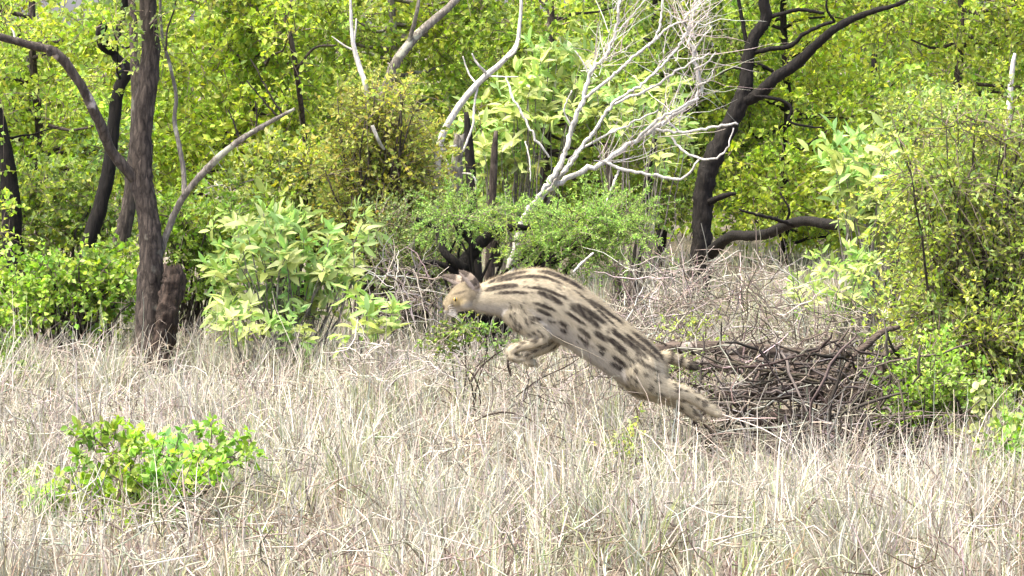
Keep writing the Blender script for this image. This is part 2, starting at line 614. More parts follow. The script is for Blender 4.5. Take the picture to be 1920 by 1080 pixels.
def bgtree(name, label, px, d, rect, n, rad, cols, bark=M_BARK, r=9, lean=0, skip=None, extra=(), **kw):
    b = G(px, d)
    sp = rect_blobs(*rect, n, rad, d, skip) + list(extra)
    # crown carries on above the picture
    sp += rect_blobs(rect[0], rect[1], -330, min(rect[2], -40), max(5, n // 8), rad * 1.5, d)
    kw.setdefault('twigs', 26)
    kw.setdefault('per', 13)
    kw.setdefault('L', .048)
    kw.setdefault('W', .029)
    return tree(name, label, 'tree', b, vtrunk(px, d, -260, r, lean), sp, cols, bark, BG, 0.03, 0.45, 0.5, **kw)


bgtree('leafy_tree', 'bright yellow green tree filling the upper left corner', 70, 21.5, (-200, 250, 10, 470), 62, 46, YEL,
       skip=lambda x, y: 50 < x < 190 and y < 42)
bgtree('leafy_tree', 'yellow green tree with fine leaves right of the brown trunk', 420, 22, (285, 620, -60, 430), 66, 46, YEL, r=8, lean=90)
bgtree('leafy_tree', 'mid green tree behind the olive bush, under a diagonal grey limb', 735, 23, (590, 910, -60, 330), 56, 45, YEL + MID, M_BARK_GREY, 9)
bgtree('leafy_tree', 'dark green tree behind the pale bare branches', 1030, 24.5, (880, 1230, -60, 390), 64, 45, MID, M_BARK, 9)
bgtree('leafy_tree', 'dark olive green tree just left of the black forked trunk', 1235, 26, (1150, 1440, -60, 420), 56, 44, DEEP + MID, M_BARK_DARK, 9)
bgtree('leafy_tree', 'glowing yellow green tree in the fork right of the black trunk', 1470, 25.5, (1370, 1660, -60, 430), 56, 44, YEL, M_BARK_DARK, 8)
bgtree('leafy_tree', 'green tree with hanging sprays in the upper right corner', 1790, 24.3, (1640, 2150, -60, 330), 62, 44, MID + YEL, M_BARK, 9, droop=0.6)
bgtree('leafy_tree', 'dark green tree low behind the long horizontal limb', 1630, 27.5, (1440, 1800, 150, 470), 50, 42, DEEP + YEL, M_BARK_DARK, 7)

# diagonal grey limb of the tree behind the olive bush and bare stems between the crowns
t = thing('bare_stem', G(700, 21.5), 'grey mottled stem slanting up to the top edge above the olive bush', 'tree stem', 'bare stems among the crowns')
wood(t, 'stem', [(640, 640, 21.5, 10), (690, 400, 21.5, 10), (722, 175, 21.5, 10), (765, 85, 21.5, 9), (850, 5, 21.6, 7), (905, -60, 21.7, 5)], M_BARK_GREY)
wood(t, 'branch', [(765, 85, 21.5, 5), (782, 20, 21.4, 4), (790, -50, 21.4, 3)], M_BARK_GREY, 6)
t = thing('bare_stem', G(560, 22.5), 'thin dark stem forking near the top, above the fine grey branch', 'tree stem', 'bare stems among the crowns')
wood(t, 'stem', [(590, 590, 22, 5), (575, 300, 21.5, 5), (552, 110, 21, 5), (535, 35, 21, 5), (518, -20, 21, 4)], M_BARK, 7)
wood(t, 'branch', [(540, 45, 21, 4), (547, 5, 21, 4), (550, -40, 21, 3)], M_BARK, 6)
wood(t, 'branch', [(556, 130, 21, 3), (590, 90, 20.9, 2.5), (630, 85, 20.8, 2)], M_BARK, 5)
for px, d, r, lean, lab, bk in ((886, 19.9, 11, -12, 'black trunk standing just behind the grey broken stub', M_BARK_DARK),
                                (922, 20.1, 9, 8, 'leaning grey brown stem right of the black trunk, under pale leaves', M_BARK),
                                (1205, 20.2, 10, 24, 'short dark stem behind the fallen pale branches', M_BARK_DARK),
                                (1150, 20.3, 8, -14, 'thin dim stem between the pale branches and leaves', M_BARK),
                                (1885, 19.5, 7, 18, 'pale grey broken stem tip above the golden bush', M_DEAD)):
    top = {886: 250, 922: 285, 1205: 300, 1150: 310, 1885: 140}[px]
    t = thing('bare_stem', G(px, d), lab, 'tree stem', 'bare stems among the crowns')
    y0 = 85 + FPX * CAM_H / d + 15
    wood(t, 'stem', [(px - lean, y0, d, r * 1.2), (px - lean * .3, y0 * .5 + top * .5, d, r), (px + lean * .6, top + 10, d, r * .75), (px + lean, top - 40, d, r * .4)], bk, 9)

# ------------------------------------------------------------------ brown tree on the left
t = thing('rough_barked_tree', G(280, 16.9), 'rough brown tree with a bent limb reaching left and a broken stump at its foot', 'tree')
D = 16.9
wood(t, 'trunk', [(282, 760, D, 40), (279, 690, D, 33), (281, 600, D, 26), (284, 500, D, 23), (280, 420, D, 20), (268, 350, D, 20.5), (266, 300, D, 20),
                  (268, 230, D, 19.5), (277, 160, D, 18.5), (283, 100, D, 17), (279, 40, D, 16), (276, -20, D, 15), (268, -150, D, 13), (285, -320, D, 8)],
     M_BARK, 34, 150, 0.12, 0, 0.13)
wood(t, 'branch', [(262, 345, D, 10), (232, 312, D - .05, 11), (207, 280, D - .1, 10), (185, 225, D - .2, 10), (155, 165, D - .3, 9), (128, 125, D - .35, 9),
                   (98, 95, D - .4, 9), (60, 86, D - .45, 8), (20, 74, D - .5, 7.5), (-60, 50, D - .6, 7), (-160, -20, D - .7, 5)], M_BARK_PEEL, 12, 60, 0.12,
     label='bent bare limb with peeling grey bark')
wood(t, 'branch', [(100, 96, D - .4, 5), (92, 102, D - .42, 5), (88, 92, D - .45, 2)], M_BARK_PEEL, 7)
wood(t, 'branch', [(28, 76, D - .5, 2.6), (26, 62, D - .5, 2), (20, 52, D - .5, 1)], M_DEAD, 5)
wood(t, 'broken_stump', [(292, 740, D - .08, 20), (300, 680, D - .08, 19), (312, 610, D - .1, 20), (321, 560, D - .1, 22), (327, 528, D - .1, 22), (325, 506, D - .1, 16)],
     M_STUMP, 26, 60, 0.25, 0, 0.2, 0.045, 'dark split stump fused to the trunk foot')
wood(t, 'branch', [(302, 475, D + .05, 7), (312, 440, D + .05, 6.5), (330, 395, D + .05, 6.5), (352, 358, D, 6), (392, 312, D - .05, 7), (440, 270, D - .1, 6), (495, 235, D - .1, 4.5), (552, 204, D - .1, 3)],
     M_BARK_GREY, 9, 50, 0.15, label='lichen spotted grey branch rising right')
wood(t, 'branch', [(345, 368, D, 5), (344, 320, D + .05, 5), (336, 275, D + .05, 4.6), (327, 225, D + .1, 4.2), (330, 180, D + .1, 3.6), (318, 120, D + .1, 3.4), (303, 60, D + .1, 3), (300, -20, D + .1, 2.4)], M_BARK_GREY, 7, 50, 0.1)
for a, b, c in (((480, 240), (482, 215), (478, 190)), ((528, 213), (505, 175), (470, 110)), ((520, 217), (495, 190), (462, 150)), ((450, 262), (440, 235), (428, 205)), ((310, 95), (318, 40), (340, -20))):
    wood(t, 'branch', [(*a, D - .1, 2.2), (*b, D - .12, 1.8), (*c, D - .15, 1.2)], M_BARK, 5, 12, 0, 0.01)
lm, tm = MB(), MB()
c, r = blobs_px([(262, 45, 36, 22, D - .2), (240, 20, 40, 25, D), (285, 62, 20, 14, D - .25), (300, 25, 25, 20, D - .2), (205, 60, 35, 24, D)]
                + rect_blobs(-150, 520, -420, -60, 26, 75, D), 0.25)
foliage(lm, tm, c, r, MID + SAGE, twigs=16, per=12, L=0.036, W=0.022, tl=.2)
lm.build('crown', M_LEAF, t)
tag(tm.build('twigs', M_TWIG, t), kind='stuff')
c, r = None, None

# trunks behind it
t = tree('slender_tree', 'dark leaning trunk between the bent limb and the rough brown tree', 'tree', G(120, 18.6),
         [(118, 690, 18.6, 16), (140, 560, 18.6, 15), (163, 465, 18.6, 15), (188, 385, 18.6, 14), (204, 320, 18.6, 13), (212, 240, 18.6, 12), (222, 170, 18.6, 11), (240, 130, 18.6, 10),
          (212, 95, 18.6, 8), (232, 20, 18.6, 7), (250, -160, 18.6, 5)],
         rect_blobs(120, 260, 40, 160, 7, 26, 18.4) + rect_blobs(60, 360, -350, -30, 16, 60, 18.6), MID, M_BARK_DARK, None, .02, .3, .4, 11, twigs=18, per=12, L=.034, W=.02)
wood(t, 'branch', [(218, 98, 18.6, 9), (196, 86, 18.55, 11), (189, 62, 18.5, 10), (196, 46, 18.5, 8)], M_BARK_DARK, 9)
t = tree('slender_tree', 'straight brown trunk standing close behind the rough brown tree', 'tree', G(192, 18.0),
         [(185, 710, 18, 20), (195, 620, 18, 18), (207, 540, 18, 17), (224, 465, 18, 16), (240, 390, 18, 14), (249, 320, 18, 12), (256, 200, 18, 10), (250, 60, 18.1, 8), (240, -160, 18.2, 5)],
         rect_blobs(130, 420, -350, -40, 14, 60, 18.2), MID, M_BARK, None, .02, .3, .4, 12, twigs=16, per=12, L=.034, W=.02)
t = tree('slender_tree', 'dark trunk at the left edge wrapped in green leaves', 'tree', G(30, 18.8),
         [(35, 690, 18.8, 19), (32, 600, 18.8, 19), (26, 500, 18.8, 19), (22, 400, 18.8, 19), (14, 310, 18.8, 15), (2, 240, 18.8, 12), (-15, 150, 18.8, 10), (-10, 0, 18.8, 8), (-30, -200, 18.8, 5)],
         [(20, 395, 40, 30, 18.6), (-20, 430, 40, 30, 18.6), (70, 350, 40, 40, 18.9), (-40, 350, 50, 40, 18.8)] + rect_blobs(-200, 140, -300, 250, 22, 50, 18.9), YEL + MID, M_BARK_DARK, None, .02, .3, .4, 12,
         twigs=20, per=12, L=.034, W=.02)

# ------------------------------------------------------------------ shrubs on the left and in the middle


def shrub(name, label, px, d, specs, cols, cat='shrub', nst=5, group=None, bark=M_BARK, r0=0.011, dj=0.12, **kw):
    b = G(px, d)
    t = thing(name, b, label, cat, group)
    c, r = blobs_px(specs, dj)
    mb = MB()
    pick = RNG.choice(len(c), min(len(c), max(nst, len(c) * 2 // 3)), replace=False)
    for k in pick:
        a = b + np.array([RNG.normal() * .04, RNG.normal() * .04, -.02])
        mid = a * .5 + c[k] * .5 + RNG.normal(size=3) * .04 * np.array([1, 1, .3]) + np.array([0, 0, .1 * (c[k][2] - a[2])])
        tube(mb, [a, mid, c[k]], [r0, r0 * .75, r0 * .3], 8, 5, (1, 1, 1), 0, 0.012)
    tag(mb.build('stems', bark, t, True), kind='stuff')
    lm, tm = MB(), MB()
    foliage(lm, tm, c, r, cols, **kw)
    lm.build('crown', M_LEAF, t)
    tag(tm.build('twigs', M_TWIG, t), kind='stuff')
    return t


shrub('leafy_shrub', 'bright green small leaved shrub low in front of the left trunks', 110, 17.6,
      rect_blobs(-90, 235, 505, 600, 13, 30, 17.6) + rect_blobs(60, 225, 490, 545, 7, 24, 17.5) + rect_blobs(-120, 30, 510, 640, 7, 32, 17.5) + stray(-60, 250, 480, 620, 34, 17.5), MID + FRESH,
      twigs=17, per=11, L=.036, W=.024, tl=.16)
shrub('leafy_shrub', 'pale green bush filling the space left of the dark leaning trunk', 100, 19.4,
      rect_blobs(-100, 240, 270, 480, 40, 38, 19.4), YEL + SAGE, twigs=24, per=12, L=.036, W=.022, tl=.17)
shrub('leafy_shrub', 'green bush behind the trunk, right of the broken stump', 360, 18.8,
      rect_blobs(290, 440, 400, 520, 18, 32, 18.8) + rect_blobs(300, 400, 380, 600, 8, 28, 18.8), MID + FRESH, twigs=22, per=12, L=.034, W=.02, tl=.15)
shrub('low_shrub', 'small dark green tuft at the left edge above the dry grass', 5, 16.0,
      rect_blobs(-60, 45, 640, 720, 8, 24, 16.0), DEEP + MID, twigs=18, per=10, L=.03, W=.018, tl=.12)
shrub('leafy_shrub', 'yellow green bush rising behind the pale broad leaved shrub', 560, 19.6,
      rect_blobs(430, 640, 300, 470, 34, 36, 19.6), YEL + SAGE, twigs=24, per=12, L=.036, W=.022, tl=.17)
shrub('olive_bush', 'olive brown bush with tiny leaves, a dead white stem rising from it', 700, 19.0,
      rect_blobs(650, 755, 205, 300, 15, 26, 19.0) + rect_blobs(630, 790, 280, 430, 24, 27, 19.0) + rect_blobs(660, 790, 410, 520, 10, 28, 19) + stray(610, 810, 160, 440, 34, 18.9), OLIVE,
      twigs=22, per=12, L=.029, W=.017, tl=.26, spread=.9)
shrub('leafy_shrub', 'dull grey green thicket below the olive bush', 760, 18.4,
      rect_blobs(690, 840, 400, 520, 24, 30, 18.4), DEEP + SAGE, twigs=26, per=14, L=.018, W=.010, tl=.16)

# low feathery thorn bush with twisted trunk
t = shrub('thorn_bush', 'low feathery green thorn bush spreading above the leaping cat', 880, 18.0,
          [(random.uniform(x0, x1), random.uniform(y0, y1), random.uniform(34, 55), random.uniform(9, 15), 18.0 + random.uniform(-.2, .2)) for x0, x1, y0, y1, n in
           ((800, 1000, 392, 415, 7), (940, 1160, 400, 440, 11), (940, 1120, 440, 485, 10), (1090, 1230, 395, 445, 7), (1000, 1100, 470, 495, 3)) for _ in range(n)], FEATH,
          nst=4, bark=M_BARK_DARK, twigs=20, per=40, L=.022, W=.006, tl=.2, up=.0, spread=1.0, droop=.1)
wood(t, 'trunk', [(880, 690, 18, 30), (872, 600, 18, 24), (868, 530, 18, 20), (872, 500, 18, 19), (884, 475, 18, 15), (900, 455, 18, 12), (940, 430, 18, 8), (1000, 425, 18, 5)], M_BARK_DARK, 14, 50, .2, 0, .1)
wood(t, 'branch', [(868, 505, 17.95, 12), (850, 490, 17.9, 9), (832, 470, 17.9, 8), (828, 445, 17.95, 8), (812, 425, 18, 6), (780, 410, 18, 4)], M_BARK_DARK, 10, 30, .2)
wood(t, 'branch', [(862, 520, 17.95, 8), (838, 500, 17.9, 6), (800, 492, 17.85, 5), (770, 510, 17.8, 4), (745, 545, 17.8, 3), (735, 585, 17.8, 2)], M_BARK_DARK, 8, 30, .2)
wood(t, 'branch', [(892, 465, 17.95, 8), (872, 440, 17.95, 6), (860, 425, 17.9, 5), (880, 405, 17.9, 3)], M_BARK_DARK, 8, 24, .2)
wood(t, 'branch', [(935, 500, 18.1, 7), (930, 460, 18.1, 7), (945, 430, 18.1, 4)], M_BARK, 8, 20, .2)

# ------------------------------------------------------------------ broad leaved plants, each leaf a part
def leaf_shape(L, W, curl, fold, twist):
    us = [0, .12, .32, .55, .8, 1]
    ws = [.12, .45, .9, 1, .62, .03]
    v, f = [], []
    for u, w in zip(us, ws):
        z = -curl * L * u * u
        a = twist * u
        for s in (-1, 0, 1):
            x = s * W / 2 * w
            zz = z + abs(s) * w * W * fold
            v.append((u * L, x * math.cos(a) - 0 * zz, zz + x * math.sin(a)))
    for i in range(len(us) - 1):
        for s in range(2):
            a = i * 3 + s
            f.append((a, a + 3, a + 4, a + 1))
    mb = MB()
    mb.add(np.array(v), None, f)
    return mb.mesh('leaf', M_BROAD, (0, 0, 0), True)


LEAVES = [leaf_shape(1, w, c, f, tw) for w, c, f, tw in ((.34, .12, .15, .2), (.38, .3, .2, -.3), (.30, .02, .25, .1), (.36, .5, .12, .4), (.33, .2, .3, -.1))]
ROUND = [leaf_shape(1, .8, .1, .1, .1), leaf_shape(1, .9, .25, .05, -.2)]


def place_leaf(parent, base, axis, nor, size, meshes=LEAVES):
    o = bpy.data.objects.new('leaf', random.choice(meshes))
    COL.objects.link(o)
    x = Vector(axis).normalized()
    y = Vector(nor).cross(x).normalized()
    z = x.cross(y)
    m = Matrix((x, y, z)).transposed().to_4x4()
    o.parent = parent
    o.matrix_local = Matrix.Translation(Vector(base) - parent.location) @ m @ Matrix.Scale(size, 4)
    return o


def broad_shrub(name, label, px, d, rosettes, size, cat='shrub', group=None, per=(5, 8), r0=0.007, base=None, stemmat=M_BARK_GREY, droop=.15, fill=4):
    b = np.asarray(base if base is not None else G(px, d))
    t = thing(name, b, label, cat, group)
    mb = MB()
    for (x, y, dd) in rosettes:
        tip = P(x, y, dd)
        a = b + np.array([RNG.normal() * .03, RNG.normal() * .03, 0])
        mid = a * .45 + tip * .55 + RNG.normal(size=3) * .03 + np.array([0, 0, -.12 * np.linalg.norm(tip - a) * (b[2] < .4)])
        tube(mb, [a, mid, tip], [r0, r0 * .7, r0 * .35], 8, 5, (1, 1, 1), 0, 0.01)
        dirn = unit(unit(tip - mid) * .6 + np.array([0, -.2, .6]) + RNG.normal(size=3) * .25)
        n = random.randint(*per)
        ph = random.random() * 6.28
        u1 = unit(np.cross(dirn, [0.3, 1, .1]))
        u2 = np.cross(dirn, u1)
        for k in range(n):
            an = ph + k * 2.4
            out_ = u1 * math.cos(an) + u2 * math.sin(an)
            el = random.uniform(.15, 1.0) * (1 - .4 * k / n) + .5 * k / n
            ax = unit(out_ + dirn * el + np.array([0, 0, -droop]))
            nor = unit(dirn * 1.0 - out_ * el + RNG.normal(size=3) * .25)
            place_leaf(t, tip - dirn * random.uniform(0, .05), ax, nor, size * random.uniform(.65, 1.2))
    tag(mb.build('stems', stemmat, t, True), kind='stuff')
    if fill:
        q = np.array(rosettes)
        c = P(q[:, 0], q[:, 1], q[:, 2] + .1)
        lm = MB()
        foliage(lm, None, c, np.full((len(c), 3), size * 1.1), PALE, twigs=fill, per=5, L=size * .85, W=size * .28, tl=size * .9, up=.5, big=True, spread=.8)
        tag(lm.build('foliage', M_LEAF, t), kind='stuff')
    return t


def ros(rects, d, dj=.12):
    out = []
    for (x0, x1, y0, y1, n) in rects:
        for _ in range(n):
            out.append((random.uniform(x0, x1), random.uniform(y0, y1), d + random.gauss(0, dj)))
    return out


BL = 'broad leaved plants'
broad_shrub('broad_leaved_shrub', 'tall pale green shrub with large leaves right of the broken stump', 540, 17.4,
            ros([(430, 560, 395, 500, 17), (500, 690, 420, 520, 15), (400, 560, 500, 610, 15), (540, 690, 490, 590, 12)], 17.4, .18), .10, group=BL, fill=3)
broad_shrub('broad_leaved_shrub', 'pale large leaved shrub behind the bare white branches', 960, 20.4,
            ros([(880, 1000, 190, 330, 18), (960, 1090, 140, 260, 13), (985, 1100, 85, 140, 5), (880, 990, 260, 340, 6)], 20.4), .115, group=BL, fill=3)
broad_shrub('broad_leaved_shrub', 'thin spray of pale leaves caught among the white branches', 1180, 19.9,
            ros([(1110, 1260, 140, 240, 12), (1180, 1290, 210, 330, 6)], 19.9), .10, group=BL)
broad_shrub('broad_leaved_shrub', 'whitish green large leaved shrub hiding the end of the horizontal limb', 1640, 17.0,
            ros([(1565, 1660, 285, 350, 11), (1590, 1700, 340, 420, 14), (1620, 1690, 400, 440, 4)], 17.0), .115, group=BL, fill=3)
broad_shrub('broad_leaved_plant', 'straggling pale green plant below the horizontal limb, beside the brush', 1560, 16.4,
            ros([(1490, 1660, 490, 570, 13), (1560, 1660, 540, 620, 5)], 16.4), .07, 'plant', BL, fill=5)
broad_shrub('broad_leaved_plant', 'young rosette plant with upright pointed leaves, just left of the cat', 690, 16.2,
            [(688, 575, 16.2), (672, 605, 16.1), (712, 600, 16.15), (690, 620, 16.1), (735, 612, 16.2)], .105, 'plant', BL, (5, 7))
broad_shrub('broad_leaved_plant', 'low leafy seedling in grass below the tall pale shrub', 500, 16.8,
            ros([(455, 580, 605, 640, 6), (415, 450, 570, 640, 3)], 16.8), .085, 'plant', BL, (4, 6))

# ------------------------------------------------------------------ dead white wood in the middle
D = 19.2
t = thing('dead_tree', G(845, D), 'upright dead pale stem curving right, beside a broken grey stub', 'dead tree')
wood(t, 'trunk', [(822, 660, D, 9), (818, 420, D, 8), (818, 350, D, 7.5), (822, 285, D, 7), (832, 248, D, 6.5), (860, 200, D, 6.2), (900, 152, D, 6), (940, 118, D, 5), (968, 85, D, 4), (974, 50, D, 3.5), (977, 0, D, 3), (972, -60, D, 2.5)], M_DEAD, 9, 60, .12)
wood(t, 'broken_stub', [(862, 660, D + .1, 13), (857, 420, D + .1, 12), (856, 330, D + .1, 11), (860, 262, D + .1, 9)], M_BARK_GREY, 12, 30, .15, 0, .1, .05)
for path in ([(768, 284, D - .05, 2), (800, 283, D - .03, 3), (830, 281, D, 4), (855, 273, D + .05, 3)],
             [(895, 160, D, 2.6), (890, 195, D, 2.5), (886, 235, D - .03, 2.5), (868, 285, D - .05, 2)],
             [(913, 138, D, 3), (900, 125, D - .05, 2.6), (890, 112, D - .05, 2), (885, 100, D - .06, 1.4)],
             [(893, 157, D, 2.2), (878, 135, D + .05, 1.8), (868, 105, D + .05, 1.3)],
             [(915, 143, D, 2), (950, 144, D - .04, 1.6), (972, 144, D - .06, 1)],
             [(822, 290, D, 2.5), (838, 305, D - .06, 2), (843, 340, D - .06, 1.8), (840, 375, D - .06, 1.4)],
             [(868, 325, D, 2), (885, 328, D - .05, 2), (893, 345, D - .05, 1.8), (890, 362, D - .05, 1.2)],
             [(945, 112, D, 3), (965, 98, D - .05, 2.6), (974, 72, D - .05, 1.6)]):
    wood(t, 'branch', path, M_DEAD, 6, 16, .08, .004)

D = 18.7
t = thing('dead_tree', G(985, D), 'toppled dead tree with many bleached branches fanning up to the right', 'dead tree')
big = [
    [(930, 640, D, 12), (975, 430, D, 9), (1002, 382, D, 8), (1035, 352, D, 8), (1090, 325, D, 7.5), (1140, 300, D, 7), (1185, 268, D, 6.5), (1230, 240, D, 6), (1262, 218, D, 5), (1305, 182, D, 5), (1310, 150, D, 5), (1300, 110, D, 4.6), (1293, 60, D, 4), (1302, 20, D, 3.4), (1305, -40, D, 2.6)],
    [(1000, 384, D, 6), (1030, 340, D - .05, 7.5), (1055, 300, D - .05, 7), (1072, 240, D - .08, 6.5), (1092, 190, D - .1, 6), (1108, 135, D - .1, 5.2), (1135, 105, D - .1, 4.6), (1155, 60, D - .1, 4), (1162, 0, D - .1, 3.4), (1168, -50, D, 2.5)],
    [(1035, 348, D, 5.5), (1075, 300, D - .1, 5), (1110, 250, D - .12, 4.6), (1150, 195, D - .15, 4), (1200, 160, D - .15, 3.6), (1240, 125, D - .15, 3.2), (1285, 65, D - .15, 2.8), (1300, 10, D - .15, 2.4)],
    [(1095, 185, D - .1, 4.6), (1140, 150, D - .12, 4.2), (1190, 105, D - .15, 3.8), (1225, 78, D - .15, 3.6), (1255, 50, D - .18, 3), (1290, 38, D - .2, 2.2)],
]
for path in big:
    wood(t, 'branch', [(a, b, c, r * .7) for a, b, c, r in path], M_DEAD, 9, 80, .25, .0028)
for path in ([(1225, 78, D - .15, 3.2), (1238, 45, D - .15, 3), (1243, 0, D - .15, 2.6), (1248, -40, D - .15, 2)],
             [(1145, 197, D - .1, 3.6), (1210, 170, D - .12, 3.4), (1262, 140, D - .14, 3), (1330, 100, D - .16, 2)],
             [(1190, 268, D, 4.4), (1225, 232, D - .05, 4), (1268, 207, D - .08, 3.4), (1310, 183, D - .05, 3)],
             [(1228, 242, D, 4), (1275, 248, D - .05, 3.6), (1330, 240, D - .08, 3.8), (1384, 232, D - .1, 2.6)],
             [(1135, 302, D, 4), (1165, 318, D - .05, 4.4), (1205, 325, D - .05, 4), (1255, 334, D - .05, 4), (1290, 330, D - .08, 3), (1310, 300, D - .1, 2.2)],
             [(1260, 258, D, 3.2), (1280, 282, D - .05, 3), (1310, 296, D - .08, 3), (1345, 296, D - .1, 2.4), (1365, 275, D - .12, 2), (1375, 240, D - .12, 1.5)],
             [(950, 145, D, 2.2), (960, 180, D - .05, 2.6), (985, 225, D - .08, 3), (1005, 262, D - .08, 2.8), (1030, 295, D - .05, 2.4)],
             [(985, 265, D, 1.6), (993, 300, D - .04, 1.8), (995, 340, D - .05, 1.4)],
             [(1160, 320, D, 3), (1150, 345, D - .1, 3), (1135, 385, D - .12, 3), (1120, 410, D - .12, 2.6)],
             [(1115, 250, D, 3), (1080, 285, D - .05, 2.4), (1050, 330, D - .06, 2)],
             [(1065, 300, D - .05, 3), (1110, 268, D - .1, 3), (1165, 240, D - .12, 2.6), (1235, 205, D - .12, 1.8)],
             [(1298, 100, D, 2.8), (1318, 70, D - .05, 2.2), (1335, 50, D - .05, 1.4)],
             [(1303, 130, D, 3), (1325, 118, D - .05, 2.4), (1342, 98, D - .05, 1.6)],
             [(1308, 160, D, 2.4), (1330, 150, D - .05, 2), (1338, 130, D - .05, 1.4)],
             [(1292, 62, D, 2.6), (1278, 40, D - .05, 2), (1262, 30, D - .05, 1.4)],
             [(1155, 62, D - .1, 2.6), (1180, 35, D - .12, 2.2), (1210, 0, D - .15, 1.6)],
             [(1072, 240, D - .08, 2.4), (1058, 205, D - .1, 2.2), (1072, 170, D - .12, 1.6)],
             [(1105, 140, D - .1, 2.4), (1092, 115, D - .1, 2), (1078, 95, D - .1, 1.4)],
             [(1245, 215, D, 2.4), (1262, 236, D - .05, 2), (1300, 262, D - .05, 1.4)],
             [(1080, 465, D - .6, 3.6), (1100, 445, D - .6, 3.6), (1122, 428, D - .6, 3.2), (1130, 395, D - .6, 2.4)],
             [(1075, 510, D - 1.2, 3), (1092, 492, D - 1.2, 3), (1113, 474, D - 1.2, 2.6)]):
    wood(t, 'branch', [(a, b, c, r * .8) for a, b, c, r in path], M_DEAD, 6, 22, .15, .008)
# fine bleached twigs
mb = MB()
src = [P(*q[:3]) for path in big for q in path[5:]]
src = np.array(src)
N = 230
st = src[RNG.integers(0, len(src), N)] + RNG.normal(size=(N, 3)) * .03
dr = unit(np.array([.35, 0, .55]) + RNG.normal(size=(N, 3)) * .6)
K = 6
tt = np.linspace(0, 1, K)
ln = RNG.uniform(.1, .55, N)
p = st[:, None] + dr[:, None] * (ln[:, None] * tt)[..., None] + np.cumsum(RNG.normal(size=(N, K, 3)) * .013, 1)
strips(mb, p, np.outer(RNG.uniform(.0013, .0028, N), 1.15 - tt), 4, palette([(.55, .51, .46), (.38, .34, .3)], N))
tag(mb.build('twigs', M_TWIG, t), kind='stuff')

t = thing('dead_sapling', G(688, 19.6), 'thin white dead stem standing out of the olive bush', 'dead stem')
wood(t, 'stem', [(700, 650, 19.6, 6), (700, 400, 19.3, 6), (690, 190, 18.9, 5.4), (672, 120, 18.9, 5), (661, 75, 18.9, 4), (657, 0, 18.9, 2.4), (655, -60, 18.9, 1.6)], M_DEAD, 8, 40, .1)
wood(t, 'branch', [(662, 85, 18.9, 3), (667, 55, 18.9, 2.2), (668, 35, 18.9, 1.4)], M_DEAD, 6)
wood(t, 'branch', [(664, 95, 18.9, 2.4), (645, 85, 18.9, 2), (622, 68, 18.9, 1.2)], M_DEAD, 6)
wood(t, 'branch', [(698, 235, 18.75, 4), (708, 260, 18.75, 4), (720, 280, 18.8, 3)], M_DEAD, 6)

# ------------------------------------------------------------------ black forked tree on the right
D = 23.0
t = thing('forked_tree', G(1312, D), 'black forked tree with a long limb arching low to the right', 'tree')
wood(t, 'trunk', [(1308, 570, D, 26), (1312, 500, D, 20), (1315, 430, D, 18), (1320, 350, D, 18), (1332, 310, D, 17), (1358, 255, D, 17), (1382, 205, D, 16), (1398, 165, D, 14), (1403, 110, D, 11), (1415, 70, D, 11), (1437, 35, D, 11), (1432, 0, D, 10), (1426, -80, D, 9), (1440, -250, D, 5)],
     M_BARK_DARK, 24, 130, .16, 0, .12)
wood(t, 'branch', [(1392, 190, D, 12), (1425, 175, D - .05, 12), (1455, 145, D - .1, 11), (1490, 122, D - .1, 11), (1530, 85, D - .15, 9), (1560, 58, D - .2, 8), (1600, 35, D - .2, 7), (1640, 20, D - .25, 5), (1690, 5, D - .3, 4), (1760, -40, D - .3, 3)], M_BARK_DARK, 12, 60, .14)
wood(t, 'branch', [(1328, 480, D, 12), (1345, 462, D - .3, 11), (1372, 443, D - .6, 9.5), (1410, 442, D - 1, 9.5), (1445, 436, D - 1.3, 10), (1475, 422, D - 1.6, 9.5), (1510, 414, D - 2, 9), (1550, 420, D - 2.3, 10), (1595, 424, D - 2.6, 10), (1650, 432, D - 3, 9), (1690, 395, D - 3.3, 8), (1720, 330, D - 3.5, 5)], M_BARK_DARK, 14, 70, .14, label='low limb arching over the brush')
for path in ([(1410, 100, D, 5), (1440, 92, D - .05, 5), (1485, 85, D - .05, 4.6), (1505, 65, D - .08, 4), (1540, 48, D - .1, 3.6), (1565, 40, D - .1, 3)],
             [(1437, 33, D, 5), (1470, 25, D - .04, 4), (1500, 18, D - .05, 4), (1545, 25, D - .05, 3)],
             [(1405, 178, D - .05, 4), (1435, 182, D - .1, 3.6), (1470, 190, D - .1, 3.4), (1485, 205, D - .1, 3), (1478, 225, D - .1, 2.6), (1500, 235, D - .1, 2.4), (1545, 240, D - .1, 1.8)],
             [(1400, 80, D, 4), (1392, 40, D, 4), (1385, 0, D, 3.4), (1378, -60, D, 3)],
             [(1490, 424, D - 1.8, 4), (1450, 410, D - 1.9, 3.6), (1400, 398, D - 2, 2.6), (1385, 392, D - 2, 1.6)],
             [(1318, 385, D, 8), (1345, 372, D - .1, 6), (1365, 365, D - .15, 5), (1380, 363, D - .15, 3)],
             [(1395, 130, D, 2.4), (1372, 128, D, 2), (1350, 140, D, 1.6)],
             [(1455, 140, D, 3), (1435, 125, D - .05, 2.6), (1420, 118, D - .05, 2)],
             [(1565, 40, D - .2, 2.6), (1550, 15, D - .25, 2.2), (1555, -20, D - .25, 1.6)],
             [(1470, 425, D - 1.6, 3), (1480, 395, D - 1.7, 2.4), (1462, 360, D - 1.7, 1.6)]):
    wood(t, 'branch', path, M_BARK_DARK, 7, 24, .12, .004)
lm, tm = MB(), MB()
c, r = blobs_px(rect_blobs(1250, 1800, -420, -50, 30, 80, D), .4)
foliage(lm, tm, c, r, MID, twigs=18, per=12, L=.036, W=.02)
